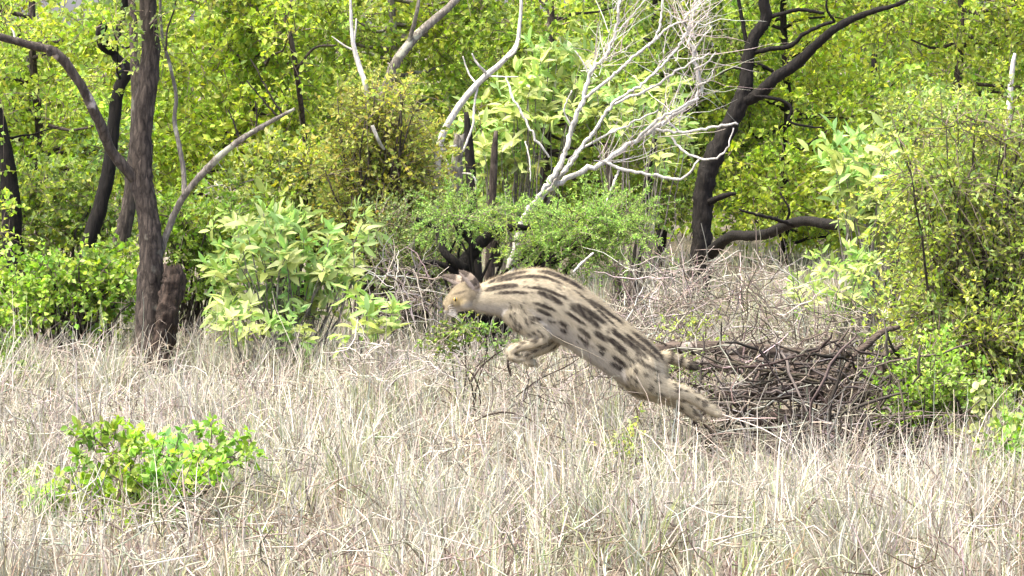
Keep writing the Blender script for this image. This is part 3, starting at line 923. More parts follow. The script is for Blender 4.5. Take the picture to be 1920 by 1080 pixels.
lm.build('crown', M_LEAF, t)
tag(tm.build('twigs', M_TWIG, t), kind='stuff')

# ------------------------------------------------------------------ bushes on the right
shrub('golden_bush', 'tall dense golden green bush with tiny leaves at the right edge', 1830, 14.9,
      rect_blobs(1790, 2000, 215, 320, 16, 32, 15.0) + rect_blobs(1720, 2010, 320, 620, 56, 37, 14.9) + rect_blobs(1730, 2020, 600, 810, 34, 38, 14.8) + stray(1680, 1960, 190, 640, 60, 14.7), GOLD + YEL,
      nst=30, r0=.008, dj=.24, twigs=24, per=14, L=.029, W=.014, tl=.28, droop=.45)
shrub('leafy_shrub', 'fresh green shrub hugging the foot of the golden bush', 1790, 14.1,
      rect_blobs(1700, 1860, 660, 800, 22, 30, 14.1) + rect_blobs(1640, 1720, 690, 760, 4, 20, 14.4), MID + FRESH, twigs=24, per=11, L=.026, W=.015, tl=.13)
shrub('leafy_shrub', 'sage green bush behind the whitish shrub on the right', 1640, 18.5,
      rect_blobs(1660, 1790, 200, 470, 26, 36, 18.5), SAGE + YEL, twigs=24, per=12, L=.03, W=.017, tl=.17)
shrub('low_shrub', 'bright green herb at the lower right edge', 1895, 12.9,
      rect_blobs(1860, 1990, 815, 945, 18, 24, 12.9), FRESH + SAGE, twigs=18, per=10, L=.034, W=.02, tl=.12)
shrub('low_shrub', 'small green patch in the lower right corner', 1915, 11.6,
      rect_blobs(1890, 1990, 1000, 1070, 6, 22, 11.6), FRESH, twigs=14, per=9, L=.03, W=.018, tl=.1)
b = G(1835, 13.7)
t = thing('round_leaved_sprig', b, 'sprig of round pale leaves hanging before the golden bush', 'plant')
mb = MB()
for path in ([(1835, 830), (1838, 780), (1832, 740), (1828, 715)], [(1838, 800), (1815, 812), (1770, 800), (1745, 815)], [(1836, 770), (1850, 745), (1840, 725), (1835, 720)]):
    q = np.array(path, float)
    pts = tube(mb, np.vstack([b[None] if path[0][1] == 830 else np.zeros((0, 3)), P(q[:, 0], q[:, 1], 13.7)]), np.linspace(.003, .0012, len(q) + (path[0][1] == 830)), 14, 5)
    for k in range(2, 14):
        for s in range(2):
            ax = unit(RNG.normal(size=3) + [0, -.3, -.2])
            place_leaf(t, pts[k], ax, unit(RNG.normal(size=3) * .6 + [0, -1, .4]), random.uniform(.026, .042), ROUND)
tag(mb.build('stems', M_BARK, t, True), kind='stuff')

# ------------------------------------------------------------------ fallen logs and brush on the right
LG = 'dead logs in the brush heap'


def log(label, path, mat=M_LOG, name='fallen_log', sides=12, jag=.02, wob=.16, cat='log'):
    path = np.asarray(path, float)
    pts = P(path[:, 0], path[:, 1], path[:, 2])
    t = thing(name, pts[0], label, cat, LG)
    o = wood(t, 'bark', path, mat, sides, len(path) * 7, wob, 0.002, .08, jag)
    mb = MB()
    n = 6
    L = np.linalg.norm(pts[-1] - pts[0])
    for k in range(n):
        i = random.randint(1, len(pts) - 1)
        s = pts[i] + (pts[i - 1] - pts[i]) * random.random()
        e = s + unit(RNG.normal(size=3) * [1, .6, .5] + [0, -.2, .5]) * random.uniform(.06, .22)
        sr = float(path[:, 3].mean()) * 14 / FPX * .22
        e = s + (e - s) * min(1, sr / .006 + .25)
        tube(mb, [s, (s + e) / 2 + RNG.normal(size=3) * .006, e], [sr, sr * .7, sr * .35], 5, 5)
    tag(mb.build('snags', mat, t, True), kind='stuff')
    return t


log('long grey brown log lying along the top of the heap', [(1215, 655, 14.7, 10), (1300, 652, 14.7, 13), (1390, 655, 14.7, 15), (1470, 662, 14.75, 14), (1545, 668, 14.8, 12), (1590, 664, 14.85, 8)])
log('dark log sagging right under the long topmost log', [(1240, 690, 14.6, 12), (1340, 682, 14.55, 16), (1450, 690, 14.6, 17), (1560, 700, 14.6, 15), (1650, 690, 14.7, 11), (1700, 680, 14.7, 8)])
log('thick shaded log in the middle of the heap', [(1330, 745, 14.5, 15), (1430, 728, 14.5, 20), (1540, 735, 14.5, 21), (1640, 740, 14.55, 18), (1710, 735, 14.6, 12)], M_ROTTEN_SHADED)
log('half buried dark log at the bottom of the heap', [(1400, 800, 14.3, 17), (1500, 790, 14.3, 23), (1600, 800, 14.3, 24), (1720, 810, 14.35, 18)], M_ROTTEN_SHADED)
log('dark rotten log jutting towards the green shrub, low in the heap', [(1480, 845, 13.9, 12), (1570, 838, 13.9, 18), (1660, 850, 13.95, 18), (1745, 862, 14, 12)], M_ROTTEN_SHADED)
log('brown log end poking out of the grass below the heap', [(1590, 888, 13.4, 14), (1650, 878, 13.45, 17), (1720, 876, 13.5, 15), (1790, 880, 13.6, 10)])
log('arched brown branch sticking up at the right end of the heap', [(1560, 730, 14.3, 6), (1600, 672, 14.3, 7), (1628, 645, 14.3, 7), (1655, 622, 14.3, 6), (1685, 613, 14.35, 4)], M_LOG, 'fallen_branch', 9, .005, cat='branch')
log('forked brown branch below the arched one, beside green leaves', [(1640, 745, 14.4, 6), (1652, 700, 14.4, 6), (1655, 670, 14.4, 5), (1675, 658, 14.4, 5), (1692, 645, 14.4, 3)], M_LOG, 'fallen_branch', 8, .005, cat='branch')
log('slanting grey stick crossing the heap from upper right to lower left', [(1612, 655, 14.2, 3.5), (1585, 690, 14.15, 5), (1560, 735, 14.1, 5), (1530, 790, 14.1, 4)], M_LOG, 'fallen_branch', 8, .005, cat='branch')
log('dark arched stick in grass at centre below the cat', [(890, 790, 13, 1.6), (915, 778, 13, 1.9), (945, 773, 13, 1.9), (975, 778, 13, 1.7), (1000, 790, 13, 1.2)], M_LOG, 'fallen_branch', 6, 0, .05, 'branch')
log('thin dark twig in grass slanting under the cat', [(965, 745, 13.7, 1.2), (1010, 712, 13.7, 1.5), (1060, 688, 13.7, 1.2), (1085, 672, 13.7, .9)], M_LOG, 'fallen_branch', 6, 0, .05, 'branch')
log('short bent dark twig under the front paws', [(958, 705, 13.6, 2.4), (952, 682, 13.6, 2.4), (958, 660, 13.6, 1.8)], M_LOG, 'fallen_branch', 6, 0, .05, 'branch')
log('dark twig in grass left of the front paws', [(880, 720, 13.6, 1.8), (900, 690, 13.6, 2), (925, 668, 13.6, 1.6), (945, 655, 13.6, 1)], M_LOG, 'fallen_branch', 6, 0, .05, 'branch')

# pale sticks fanned over the front of the heap
BR = [(.40, .365, .31), (.29, .255, .21), (.48, .445, .385), (.19, .165, .13)]
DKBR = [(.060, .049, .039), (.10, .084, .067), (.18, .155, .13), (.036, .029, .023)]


def tangle(mb, n, rect, d, dj, cols, ln=(.15, .5), r=(.0018, .004), flat=.4, kink=.018, dirx=0.0, K=8, sides=4):
    x0, x1, y0, y1 = rect
    st = P(RNG.uniform(x0, x1, n), RNG.uniform(y0, y1, n), d + RNG.normal(size=n) * dj)
    dr = unit(RNG.normal(size=(n, 3)) * [1, .7, flat] + [dirx, 0, .08])
    L = RNG.uniform(*ln, n)
    tt = np.linspace(-.5, .5, K)
    bend = unit(np.cross(dr, RNG.normal(size=(n, 3))))
    cv = RNG.normal(size=(n, 1)) * .35
    p = st[:, None] + dr[:, None] * (L[:, None] * tt)[..., None] + bend[:, None] * (cv * L[:, None] * tt ** 2)[..., None] + np.cumsum(RNG.normal(size=(n, K, 3)) * kink * .5, 1)
    p[..., 2] = np.maximum(p[..., 2], gz(p[..., 0], p[..., 1]) + .005)
    strips(mb, p, np.outer(RNG.uniform(*r, n), 1.1 - np.abs(tt) * 1.1), sides, palette(cols, n))


mb = MB()
tangle(mb, 380, (1150, 1500, 500, 640), 16.6, .6, BR + DKBR + DKBR, (.12, .42), (.0014, .0027), .8)
tangle(mb, 200, (1130, 1330, 560, 690), 15.6, .4, BR + DKBR, (.12, .4), (.0016, .003), .8)
tangle(mb, 150, (1480, 1720, 570, 660), 15.8, .4, BR + DKBR, (.12, .35), (.0015, .003), .9)
tangle(mb, 90, (1220, 1500, 480, 570), 19.0, .7, BR, (.15, .5), (.0018, .0034), 1.0)
tangle(mb, 120, (700, 820, 480, 600), 17.2, .3, DKBR + BR, (.15, .4), (.0016, .0034), 1.0)
tangle(mb, 60, (400, 520, 340, 440), 20, .3, BR, (.2, .5), (.002, .004), 1.0)
tag(mb.build('dead_brush', M_TWIG), 'tangle of bare grey twigs behind the leaping cat', None, None, 'stuff')
mb = MB()
tangle(mb, 210, (1280, 1760, 660, 860), 14.15, .2, [tuple(.6 * a for a in c) for c in DKBR], (.15, .55), (.003, .008), .55, .02)  # sticks darkened further to paint shade between the logs
tangle(mb, 200, (1290, 1740, 650, 840), 14.12, .1, DKBR + DKBR + BR, (.1, .45), (.0012, .003), .9, .02)
tangle(mb, 45, (1380, 1740, 775, 865), 13.8, .1, BR + DKBR, (.25, .7), (.0016, .003), .16, .008)
tangle(mb, 120, (1180, 1400, 690, 830), 14.0, .2, BR + DKBR, (.12, .35), (.0014, .0028), .8)
tangle(mb, 220, (1470, 1800, 810, 905), 13.55, .18, DKBR, (.1, .45), (.0016, .006), .6, .02)
tangle(mb, 140, (880, 1200, 650, 780), 13.9, .3, DKBR + BR, (.1, .35), (.0011, .002), .8)
tangle(mb, 120, (640, 860, 640, 720), 15.0, .5, BR, (.1, .3), (.0013, .0025), .7)
tag(mb.build('brush_twigs', M_TWIG), 'heap of thin dead sticks over the fallen logs and grass', None, None, 'stuff')

# ------------------------------------------------------------------ low green herbs
shrub('foreground_shrub', 'bright lime green small leaved shrub in the dry grass at lower left', 285, 11.8,
      [(175, 855, 34, 34, 11.8), (200, 840, 40, 26, 11.8), (240, 850, 42, 34, 11.75), (180, 905, 42, 32, 11.75), (235, 905, 50, 36, 11.7), (285, 870, 38, 34, 11.8), (320, 850, 34, 24, 11.8),
       (330, 885, 44, 32, 11.75), (290, 915, 44, 30, 11.7), (385, 830, 22, 20, 11.8), (400, 850, 26, 20, 11.8), (375, 880, 36, 22, 11.75), (395, 910, 22, 18, 11.75), (425, 866, 24, 14, 11.8),
       (455, 855, 22, 18, 11.8), (470, 835, 10, 14, 11.8), (215, 945, 44, 26, 11.7), (260, 965, 40, 30, 11.7), (160, 925, 28, 18, 11.75), (235, 1000, 30, 24, 11.7), (360, 925, 30, 18, 11.7)], FRESH,
      nst=22, r0=.004, dj=.08, twigs=10, per=10, L=.036, W=.020, tl=.10, up=.8, big=True)
shrub('low_sprig', 'tiny green sprig in dry grass left of the lime green shrub', 95, 11.7,
      [(75, 925, 16, 12, 11.7), (90, 938, 22, 14, 11.7), (112, 945, 18, 12, 11.7), (80, 945, 14, 12, 11.7)], FRESH, 'plant', r0=.003, dj=.05, twigs=8, per=9, L=.032, W=.019, tl=.06, big=True)
HB = 'low herbs in the grass'
shrub('low_herb', 'green herb tuft under the chin of the cat', 880, 15.0, rect_blobs(815, 960, 605, 650, 6, 18, 15.0), DEEP + MID, 'plant', 5, HB, r0=.004, twigs=14, per=11, L=.022, W=.012, tl=.1)
shrub('low_herb', 'small feathery herb between the tail and the hind legs of the cat', 1290, 14.1, rect_blobs(1270, 1325, 680, 710, 5, 14, 14.1), SAGE + FRESH, 'plant', 4, HB, r0=.003, twigs=10, per=12, L=.014, W=.006, tl=.09)
shrub('low_herb', 'pale green herb behind the rump of the cat', 1275, 15.2, rect_blobs(1245, 1330, 590, 660, 7, 18, 15.2), SAGE + YEL, 'plant', 4, HB, r0=.003, twigs=9, per=9, L=.018, W=.009, tl=.1)
shrub('low_herb', 'green weed in grass at the left edge below the tuft', 20, 12.4, rect_blobs(-30, 60, 880, 920, 5, 18, 12.4), DEEP + FRESH, 'plant', 4, HB, r0=.003, twigs=9, per=9, L=.026, W=.014, tl=.09)
shrub('low_herb', 'dull green weed in grass right of the foreground shrub', 480, 11.3, rect_blobs(450, 520, 990, 1040, 5, 18, 11.3), SAGE, 'plant', 4, HB, r0=.003, twigs=8, per=8, L=.022, W=.010, tl=.09)
shrub('low_herb', 'green weed in grass just before the brush heap', 1490, 12.6, rect_blobs(1470, 1560, 900, 960, 6, 18, 12.6), SAGE + MID, 'plant', 4, HB, r0=.003, twigs=8, per=8, L=.024, W=.011, tl=.09)
shrub('low_herb', 'yellowish weed tuft in grass below the hind paws', 1180, 12.9, rect_blobs(1120, 1200, 800, 850, 5, 18, 12.9), GOLD, 'plant', 4, HB, r0=.003, twigs=8, per=8, L=.022, W=.010, tl=.09)

# ------------------------------------------------------------------ the leaping cat
CAT_D, CAT_S = 13.5, FPX / 13.5
CAT_O = P(1050, 600, CAT_D)
AX_R, AX_U, AX_F = np.array([1.0, 0, 0]), np.array([0, SP, CP]), np.array([0, CP, -SP])


def cl(x, y, lat):
    x, y, lat = np.broadcast_arrays(np.asarray(x, float), np.asarray(y, float), np.asarray(lat, float))
    return CAT_O + ((x - 1050) / CAT_S)[..., None] * AX_R + ((600 - y) / CAT_S)[..., None] * AX_U + lat[..., None] * AX_F


# chains of (x, y, half height, half width, sideways in metres), all but the last in the animal's own side view units
CHAINS = {
    'torso': [(884, 560, 20, 18, 0), (896, 560, 25, 22, 0), (918, 558, 31, 27, 0), (945, 556, 41, 34, 0), (978, 558, 53, 40, 0), (1012, 563, 60, 44, 0), (1048, 578, 59, 45, 0), (1086, 601, 55, 43, 0),
              (1122, 628, 52, 41, 0), (1158, 654, 50, 41, 0), (1192, 678, 47, 42, 0), (1220, 694, 38, 38, 0), (1240, 704, 24, 26, 0), (1248, 708, 8, 9, 0)],
    'head': [(903, 556, 16, 15, -.002), (893, 553, 24, 24, -.004), (878, 554, 27.5, 28, -.006), (864, 560, 26, 26, -.010), (853, 567, 20, 20, -.014), (846, 572, 17, 17, -.017), (839, 576, 14.5, 14, -.019), (834, 578, 11, 10.5, -.021), (831, 579, 3.5, 4, -.022)],
    'ear_near': [(893, 541, 9, 9, -.040), (888, 532, 11, 8, -.048), (879, 521, 10, 6, -.054), (869, 513, 6.5, 4.5, -.058), (862, 508, 2.4, 2.4, -.060)],
    'ear_far': [(880, 538, 9, 9, .032), (868, 530, 11, 8, .040), (852, 524, 9.5, 6, .046), (838, 519, 6, 4.5, .050), (828, 517, 2.4, 2.4, .052)],
    'fore_near': [(962, 548, 20, 12, -.024), (972, 578, 36, 18, -.040), (992, 604, 29, 16, -.052), (1016, 624, 14, 12, -.058), (1020, 634, 11, 10, -.058), (1000, 643, 10, 9.5, -.060), (974, 650, 9, 8.5, -.062), (962, 655, 9.5, 9.5, -.062), (958, 664, 9, 10, -.062), (966, 671, 8, 9.5, -.062), (978, 673, 5, 7, -.062)],
    'fore_far': [(965, 565, 24, 14, .050), (985, 598, 25, 14, .056), (1012, 618, 18, 12, .056), (1040, 632, 12, 10, .055), (1042, 643, 10, 9, .055), (1022, 654, 9, 8.5, .056), (1000, 662, 9, 8.5, .056), (988, 670, 9, 9.5, .056), (992, 679, 8.5, 9.5, .056), (1004, 683, 5, 7, .056)],
    'hind_near': [(1186, 672, 36, 16, -.050), (1200, 692, 37, 18, -.060), (1218, 712, 29, 17, -.062), (1240, 726, 20, 14, -.060), (1262, 732, 16, 12, -.058), (1284, 738, 13, 10, -.056), (1300, 746, 11.5, 9.5, -.055), (1318, 758, 11, 10, -.055), (1332, 767, 11, 11, -.055), (1342, 773, 7, 9, -.055), (1348, 777, 3, 5, -.055)],
    'hind_far': [(1178, 684, 33, 16, .048), (1188, 706, 32, 17, .056), (1206, 724, 25, 15, .058), (1226, 737, 17, 13, .058), (1248, 745, 14, 11, .056), (1268, 753, 12, 10, .055), (1284, 763, 10.5, 9, .054), (1298, 774, 10.5, 10, .054), (1308, 781, 7, 9, .054), (1314, 785, 3, 5, .054)],
    'tail': [(1218, 684, 16, 16, 0), (1238, 673, 14, 14, 0), (1256, 671, 11, 11, 0), (1274, 677, 8.5, 8.5, .005), (1288, 683, 8.2, 8.2, .01), (1300, 688, 7, 7, .015), (1308, 690, 4, 4, .018)],
}


def cat_loft(mb, ch, n, sides=22):
    ch = np.asarray(ch, float)
    c3, _ = resample(np.stack([ch[:, 0], ch[:, 1], ch[:, 4] * CAT_S], 1), ch[:, 2], n)
    # interpolate the half sizes along the same curve
    seg = np.concatenate([[0], np.cumsum(np.linalg.norm(np.diff(np.stack([ch[:, 0], ch[:, 1], ch[:, 4] * CAT_S], 1), axis=0), axis=1))])
    u = np.linspace(0, seg[-1], n)
    hh, hw = np.interp(u, seg, ch[:, 2]), np.interp(u, seg, ch[:, 3])
    tg = unit(np.gradient(c3, axis=0) * [1, 1, 0] + 1e-6)
    nrm = np.stack([-tg[:, 1], tg[:, 0], np.zeros(n)], 1)
    an = np.linspace(0, 2 * math.pi, sides, endpoint=False)
    ring = c3[:, None] + nrm[:, None] * (hh[:, None] * np.cos(an))[..., None] + np.array([0, 0, 1.0]) * (hw[:, None] * np.sin(an))[..., None]
    v = np.concatenate([ring.reshape(-1, 3), c3[:1], c3[-1:]])
    w = cl(v[:, 0], v[:, 1], v[:, 2] / CAT_S)
    ix = np.arange(n * sides).reshape(n, sides)
    q = np.stack([ix[:-1], np.roll(ix[:-1], -1, 1), np.roll(ix[1:], -1, 1), ix[1:]], -1).reshape(-1, 4)
    tr = [(ix[0][(k + 1) % sides], ix[0][k], n * sides) for k in range(sides)] + [(ix[-1][k], ix[-1][(k + 1) % sides], n * sides + 1) for k in range(sides)]
    mb.add(w, tr, q)


def cat_ball(mb, x, y, lat, r, sq=(1, 1, 1)):
    cat_loft(mb, [(x - r * sq[0] * k, y, max(.5, r * sq[1] * math.sqrt(max(0, 1 - k * k))), max(.5, r * sq[2] * math.sqrt(max(0, 1 - k * k))), lat) for k in np.linspace(1, -1, 9)], 17, 14)


mb = MB()
for k_, ch in CHAINS.items():
    cat_loft(mb, ch, 40 if k_ in ('torso', 'head') else 34)
for lat in (-.030, .006):                                   # whisker pads, cheeks, brows
    cat_ball(mb, 840, 580, lat, 9)
cat_ball(mb, 846, 588, -.014, 9, (1.3, .7, 1))
for lat in (-.042, .026):
    cat_ball(mb, 872, 568, lat, 13)
    cat_ball(mb, 858, 551, lat * .7, 9)
for (x, y, la) in ((960, 668, -.062), (990, 681, .056), (1341, 774, -.055), (1307, 783, .054)):   # toes
    for s_ in (-1.5, -.5, .5, 1.5):
        cat_ball(mb, x, y, la + s_ * .009, 5.2, (1.4, 1, 1))
tmp = mb.build('tmp_body', M_FUR)
rm = tmp.modifiers.new('r', 'REMESH')
rm.mode = 'VOXEL'
rm.voxel_size = 0.0038
sm = tmp.modifiers.new('s', 'SMOOTH')
sm.factor = .5
sm.iterations = 5
bpy.context.view_layer.update()
ev = tmp.evaluated_get(bpy.context.evaluated_depsgraph_get())
em = ev.to_mesh()
nv = len(em.vertices)
V = np.zeros(nv * 3, np.float32)
em.vertices.foreach_get('co', V)
V = V.reshape(-1, 3).astype(float)
VN = np.zeros(nv * 3, np.float32)
em.vertices.foreach_get('normal', VN)
VN = VN.reshape(-1, 3).astype(float)
em.calc_loop_triangles()
T = np.zeros(len(em.loop_triangles) * 3, np.int32)
em.loop_triangles.foreach_get('vertices', T)
T = T.reshape(-1, 3)
ev.to_mesh_clear()
bpy.data.objects.remove(tmp, do_unlink=True)

# the coat, in the animal's own coordinates
q = V - CAT_O
lx, ly, lz = q @ AX_R * CAT_S + 1050, 600 - q @ AX_U * CAT_S, q @ AX_F * CAT_S
best = np.full(nv, 1e9)
part = np.zeros(nv, int)
flow = np.zeros((nv, 3))
par = {}
names = list(CHAINS)
for k_, nm in enumerate(names):
    ch = np.asarray(CHAINS[nm], float)
    c3, hh = resample(np.stack([ch[:, 0], ch[:, 1], ch[:, 4] * CAT_S], 1), ch[:, 2], 70)
    tg = unit(np.gradient(c3, axis=0))
    d2 = (lx[:, None] - c3[:, 0]) ** 2 + (ly[:, None] - c3[:, 1]) ** 2 + ((lz[:, None] - c3[:, 2]) * .8) ** 2
    j = np.argmin(d2, 1)
    dd = np.sqrt(d2[np.arange(nv), j]) / np.maximum(hh[j], 6)
    if nm == 'torso':
        dd *= .9
    arc = np.concatenate([[0], np.cumsum(np.linalg.norm(np.diff(c3, axis=0), axis=1))])
    off = (lx - c3[j, 0]) * tg[j, 1] - (ly - c3[j, 1]) * tg[j, 0]
    if nm in ('head', 'ear_near', 'ear_far'):
        off = -off
    par[nm] = (arc[j], off / np.maximum(hh[j], 4), hh[j], off)
    m_ = dd < best
    best[m_] = dd[m_]
    part[m_] = k_
    f3 = tg[j] if nm not in ('head',) else tg[j] * -1
    flow[m_] = f3[m_, 0:1] * AX_R - f3[m_, 1:2] * AX_U + f3[m_, 2:3] * AX_F


def inpart(*nn):
    return np.isin(part, [names.index(a) for a in nn])


sa, st_, sh, so = par['torso']
BUFF, TAWNY, CREAM, BLACK = np.array([.52, .45, .315]), np.array([.43, .35, .22]), np.array([.56, .52, .45]), np.array([.035, .026, .020])
C = np.zeros((nv, 3))
k = np.clip((st_ + .75) / .5, 0, 1)[:, None]
C[:] = CREAM * (1 - k) + BUFF * k
k = np.clip((st_ - .35) / .5, 0, 1)[:, None]
C = C * (1 - k) + (BUFF * .45 + TAWNY * .55) * k
leg = inpart('fore_near', 'fore_far', 'hind_near', 'hind_far')
C[leg] = BUFF * .97
hd = inpart('head')
kh = np.clip((par['head'][1] + .95) / .6, 0, 1)[:, None]
C = np.where(hd[:, None], CREAM * (1 - kh) + TAWNY * (.60 - .22 * np.clip(par['head'][1], 0, 1))[:, None] * kh, C)
yel = np.exp(-(((lx - 858) / 11) ** 2 + ((ly - 566) / 8) ** 2))[:, None] * hd[:, None]
C = C * (1 - .4 * yel) + np.array([.36, .27, .09]) * .4 * yel
dark = np.zeros(nv)
tor = inpart('torso') | leg
# long stripes along the neck and back, dashes on the flank, spots low down
for side in (-1, 1):
    on = (np.sign(lz + 1e-6) == side)
    for row, t0 in enumerate((.88, .66, .43, .19, -.05, -.29, -.53)):
        s0 = random.uniform(20, 50)
        while s0 < 345:
            long_ = (58, 52, 42, 30, 21, 15, 12)[row] * random.uniform(.6, 1.35)
            if s0 < 110 and row > 3:
                s0 += 30
                continue
            wid = (3.8, 4.0, 4.1, 4.3, 4.3, 4.1, 3.9)[row] * random.uniform(.6, 1.35)
            tj = t0 + random.uniform(-.09, .09)
            slope = random.uniform(-.0015, .0015)
            c0 = s0 + long_
            e = ((sa - c0) / long_) ** 4 + ((st_ - tj - slope * (sa - c0)) * sh / wid) ** 2
            dark = np.maximum(dark, np.clip(1.6 - 1.1 * e, 0, 1) * on * (tor & ((np.abs(st_) < 1.15))) * np.where(leg, .85, 1))
            s0 = c0 + long_ + random.uniform(8, 20)
# spots of the legs
for nm in ('fore_near', 'fore_far', 'hind_near', 'hind_far'):
    i = np.where(inpart(nm))[0]
    for _ in range(75):
        c0 = V[random.choice(i)]
        if _ and nm.startswith('hind') and False:
            continue
        r_ = random.uniform(.006, .0095)
        dv = V - c0
        al = np.abs((dv * flow).sum(1))
        pe = np.sqrt(np.maximum((dv ** 2).sum(1) - al ** 2, 0))
        e = (al / (r_ * 1.5)) ** 2 + (pe / (r_ * .75)) ** 2
        dark = np.maximum(dark, np.clip(1.5 - e, 0, 1) * inpart(nm) * .9)
ti_ = np.where(inpart('torso') & (st_ < .75) & (sa > 60))[0]
for _ in range(130):                                        # small dots between the dashes
    c0 = V[random.choice(ti_)]
    dv = V - c0
    al = np.abs((dv * flow).sum(1))
    pe2 = np.maximum((dv ** 2).sum(1) - al ** 2, 0)
    r_ = random.uniform(.003, .006)
    dark = np.maximum(dark, np.clip(1.5 - ((al / (r_ * 1.8)) ** 2 + pe2 / r_ ** 2), 0, 1) * inpart('torso') * random.uniform(.5, .9))
# dark bands inside the upper fore legs, tail rings, face marks
ta = par['tail'][0]
dark = np.where(inpart('tail'), np.clip((np.sin(ta * .34) - .1) * 2.2, 0, 1), dark)
dark = np.where(inpart('tail') & (ta > 74), 1, dark)
face = np.clip(1.4 - (((lx - 862) / 14) ** 2 + ((ly - (549 - (lx - 862) * .3)) / 2.6) ** 2), 0, 1) * .7 + np.clip(1.3 - (((lx - 848) / 3) ** 2 + ((ly - 570) / 7) ** 2), 0, 1) * .6
dark = np.where(hd, np.maximum(face, 0), dark)
nose = np.clip(1.6 - (((lx - 830) / 5) ** 2 + ((ly - 577) / 5) ** 2), 0, 1)
dark = np.where(hd, np.maximum(dark, nose), dark)
# backs of the ears: black with a pale bar, insides pale
for nm in ('ear_near', 'ear_far'):
    ea, et, eh, eo = par[nm]
    e_ = inpart(nm)
    back = (eo > -2)
    bar = (ea > 19) & (ea < 29)
    C[e_] = np.array([.30, .24, .18])
    C[e_ & ~back] = np.array([.36, .30, .25])
    dark = np.where(e_, np.where(back & ~bar & (ea > 6), .93, 0.0), dark)
dark *= .75 + .25 * np.clip(noise(V, 120.0, 1.0) + .8, 0, 1)
C = C * (1 + .07 * noise(V, 60.0, 2.0))[:, None]
C = C * (1 - dark[:, None]) + BLACK * dark[:, None]
C = np.clip(C, .01, .8)
t = thing('spotted_cat', cl(1050, 600, 0), 'slender spotted wild cat leaping left through the air above dry grass', 'wild cat')
mb = MB()
mb.add(V, T, None, C)
mb.build('body', M_FUR, t, True)
# short coat hairs
ar = np.linalg.norm(np.cross(V[T[:, 1]] - V[T[:, 0]], V[T[:, 2]] - V[T[:, 0]]), axis=1)
NF = 130000
ti = RNG.choice(len(T), NF, p=ar / ar.sum())
w_ = RNG.dirichlet((1, 1, 1), NF)
fb = (V[T[ti]] * w_[..., None]).sum(1)
fn = unit((VN[T[ti]] * w_[..., None]).sum(1))
ff = flow[T[ti, 0]]
ff = unit(ff - fn * (ff * fn).sum(1, keepdims=True))
fd = unit(ff + fn * np.where(RNG.random((NF, 1)) < .25, .95, .42) + RNG.normal(size=(NF, 3)) * .22)
small = np.isin(part[T[ti, 0]], [names.index(a) for a in ('head', 'ear_near', 'ear_far')])
fl = RNG.uniform(.010, .026, NF) * np.where(small, .5, 1)
sd = unit(np.cross(fd, fn)) * .0007
fc = C[T[ti, 0]] * RNG.uniform(.62, 1.3, (NF, 1))
fb = fb - fn * .001
mb = MB()
mb.add(np.stack([fb - sd, fb + sd, fb + fd * fl[:, None]], 1).reshape(-1, 3), np.arange(NF * 3).reshape(-1, 3), None, np.repeat(np.clip(fc, .01, .8), 3, 0))
fo = mb.build('fur', M_FUR, t, True)
fo.data.normals_split_custom_set_from_vertices(np.repeat(unit(fn + fd * .15), 3, 0).astype(np.float32))
tag(fo, kind='stuff')
m, nt, out = new_mat('eye')
pr = nt.nodes.new('ShaderNodeBsdfPrincipled')
pr.inputs['Roughness'].default_value = .08
at = nt.nodes.new('ShaderNodeAttribute')
at.attribute_name = 'col'
nt.links.new(at.outputs['Color'], pr.inputs['Base Color'])
nt.links.new(pr.outputs[0], out.inputs[0])
for lat in (-.0545, .0285):
    mb = MB()
    cat_ball(mb, 855, 561, lat, 4.6)
    mb.c[0] = np.where(np.abs((mb.v[0] - CAT_O) @ AX_R * CAT_S + 1050 - 854.5)[:, None] < 1.3, np.array([.01, .01, .01]), np.array([.42, .27, .05]))
    mb.build('eye', m, t, True)
for s_ in (-1, 1):
    mb = MB()
    for k in range(7):
        a = cl(838 + k % 3, 579 + k * 1.4, -.018 + s_ * .022)
        e = cl(838 + 12 + 3 * k, 577 + 6 * k - 6, -.018 + s_ * (.075 - .004 * k))
        tube(mb, [a, (a + e) / 2 + [0, 0, .006], e], [.0006, .0005, .0002], 6, 4, (.75, .72, .66))
    tag(mb.build('whiskers', M_TWIG, t), kind='stuff')

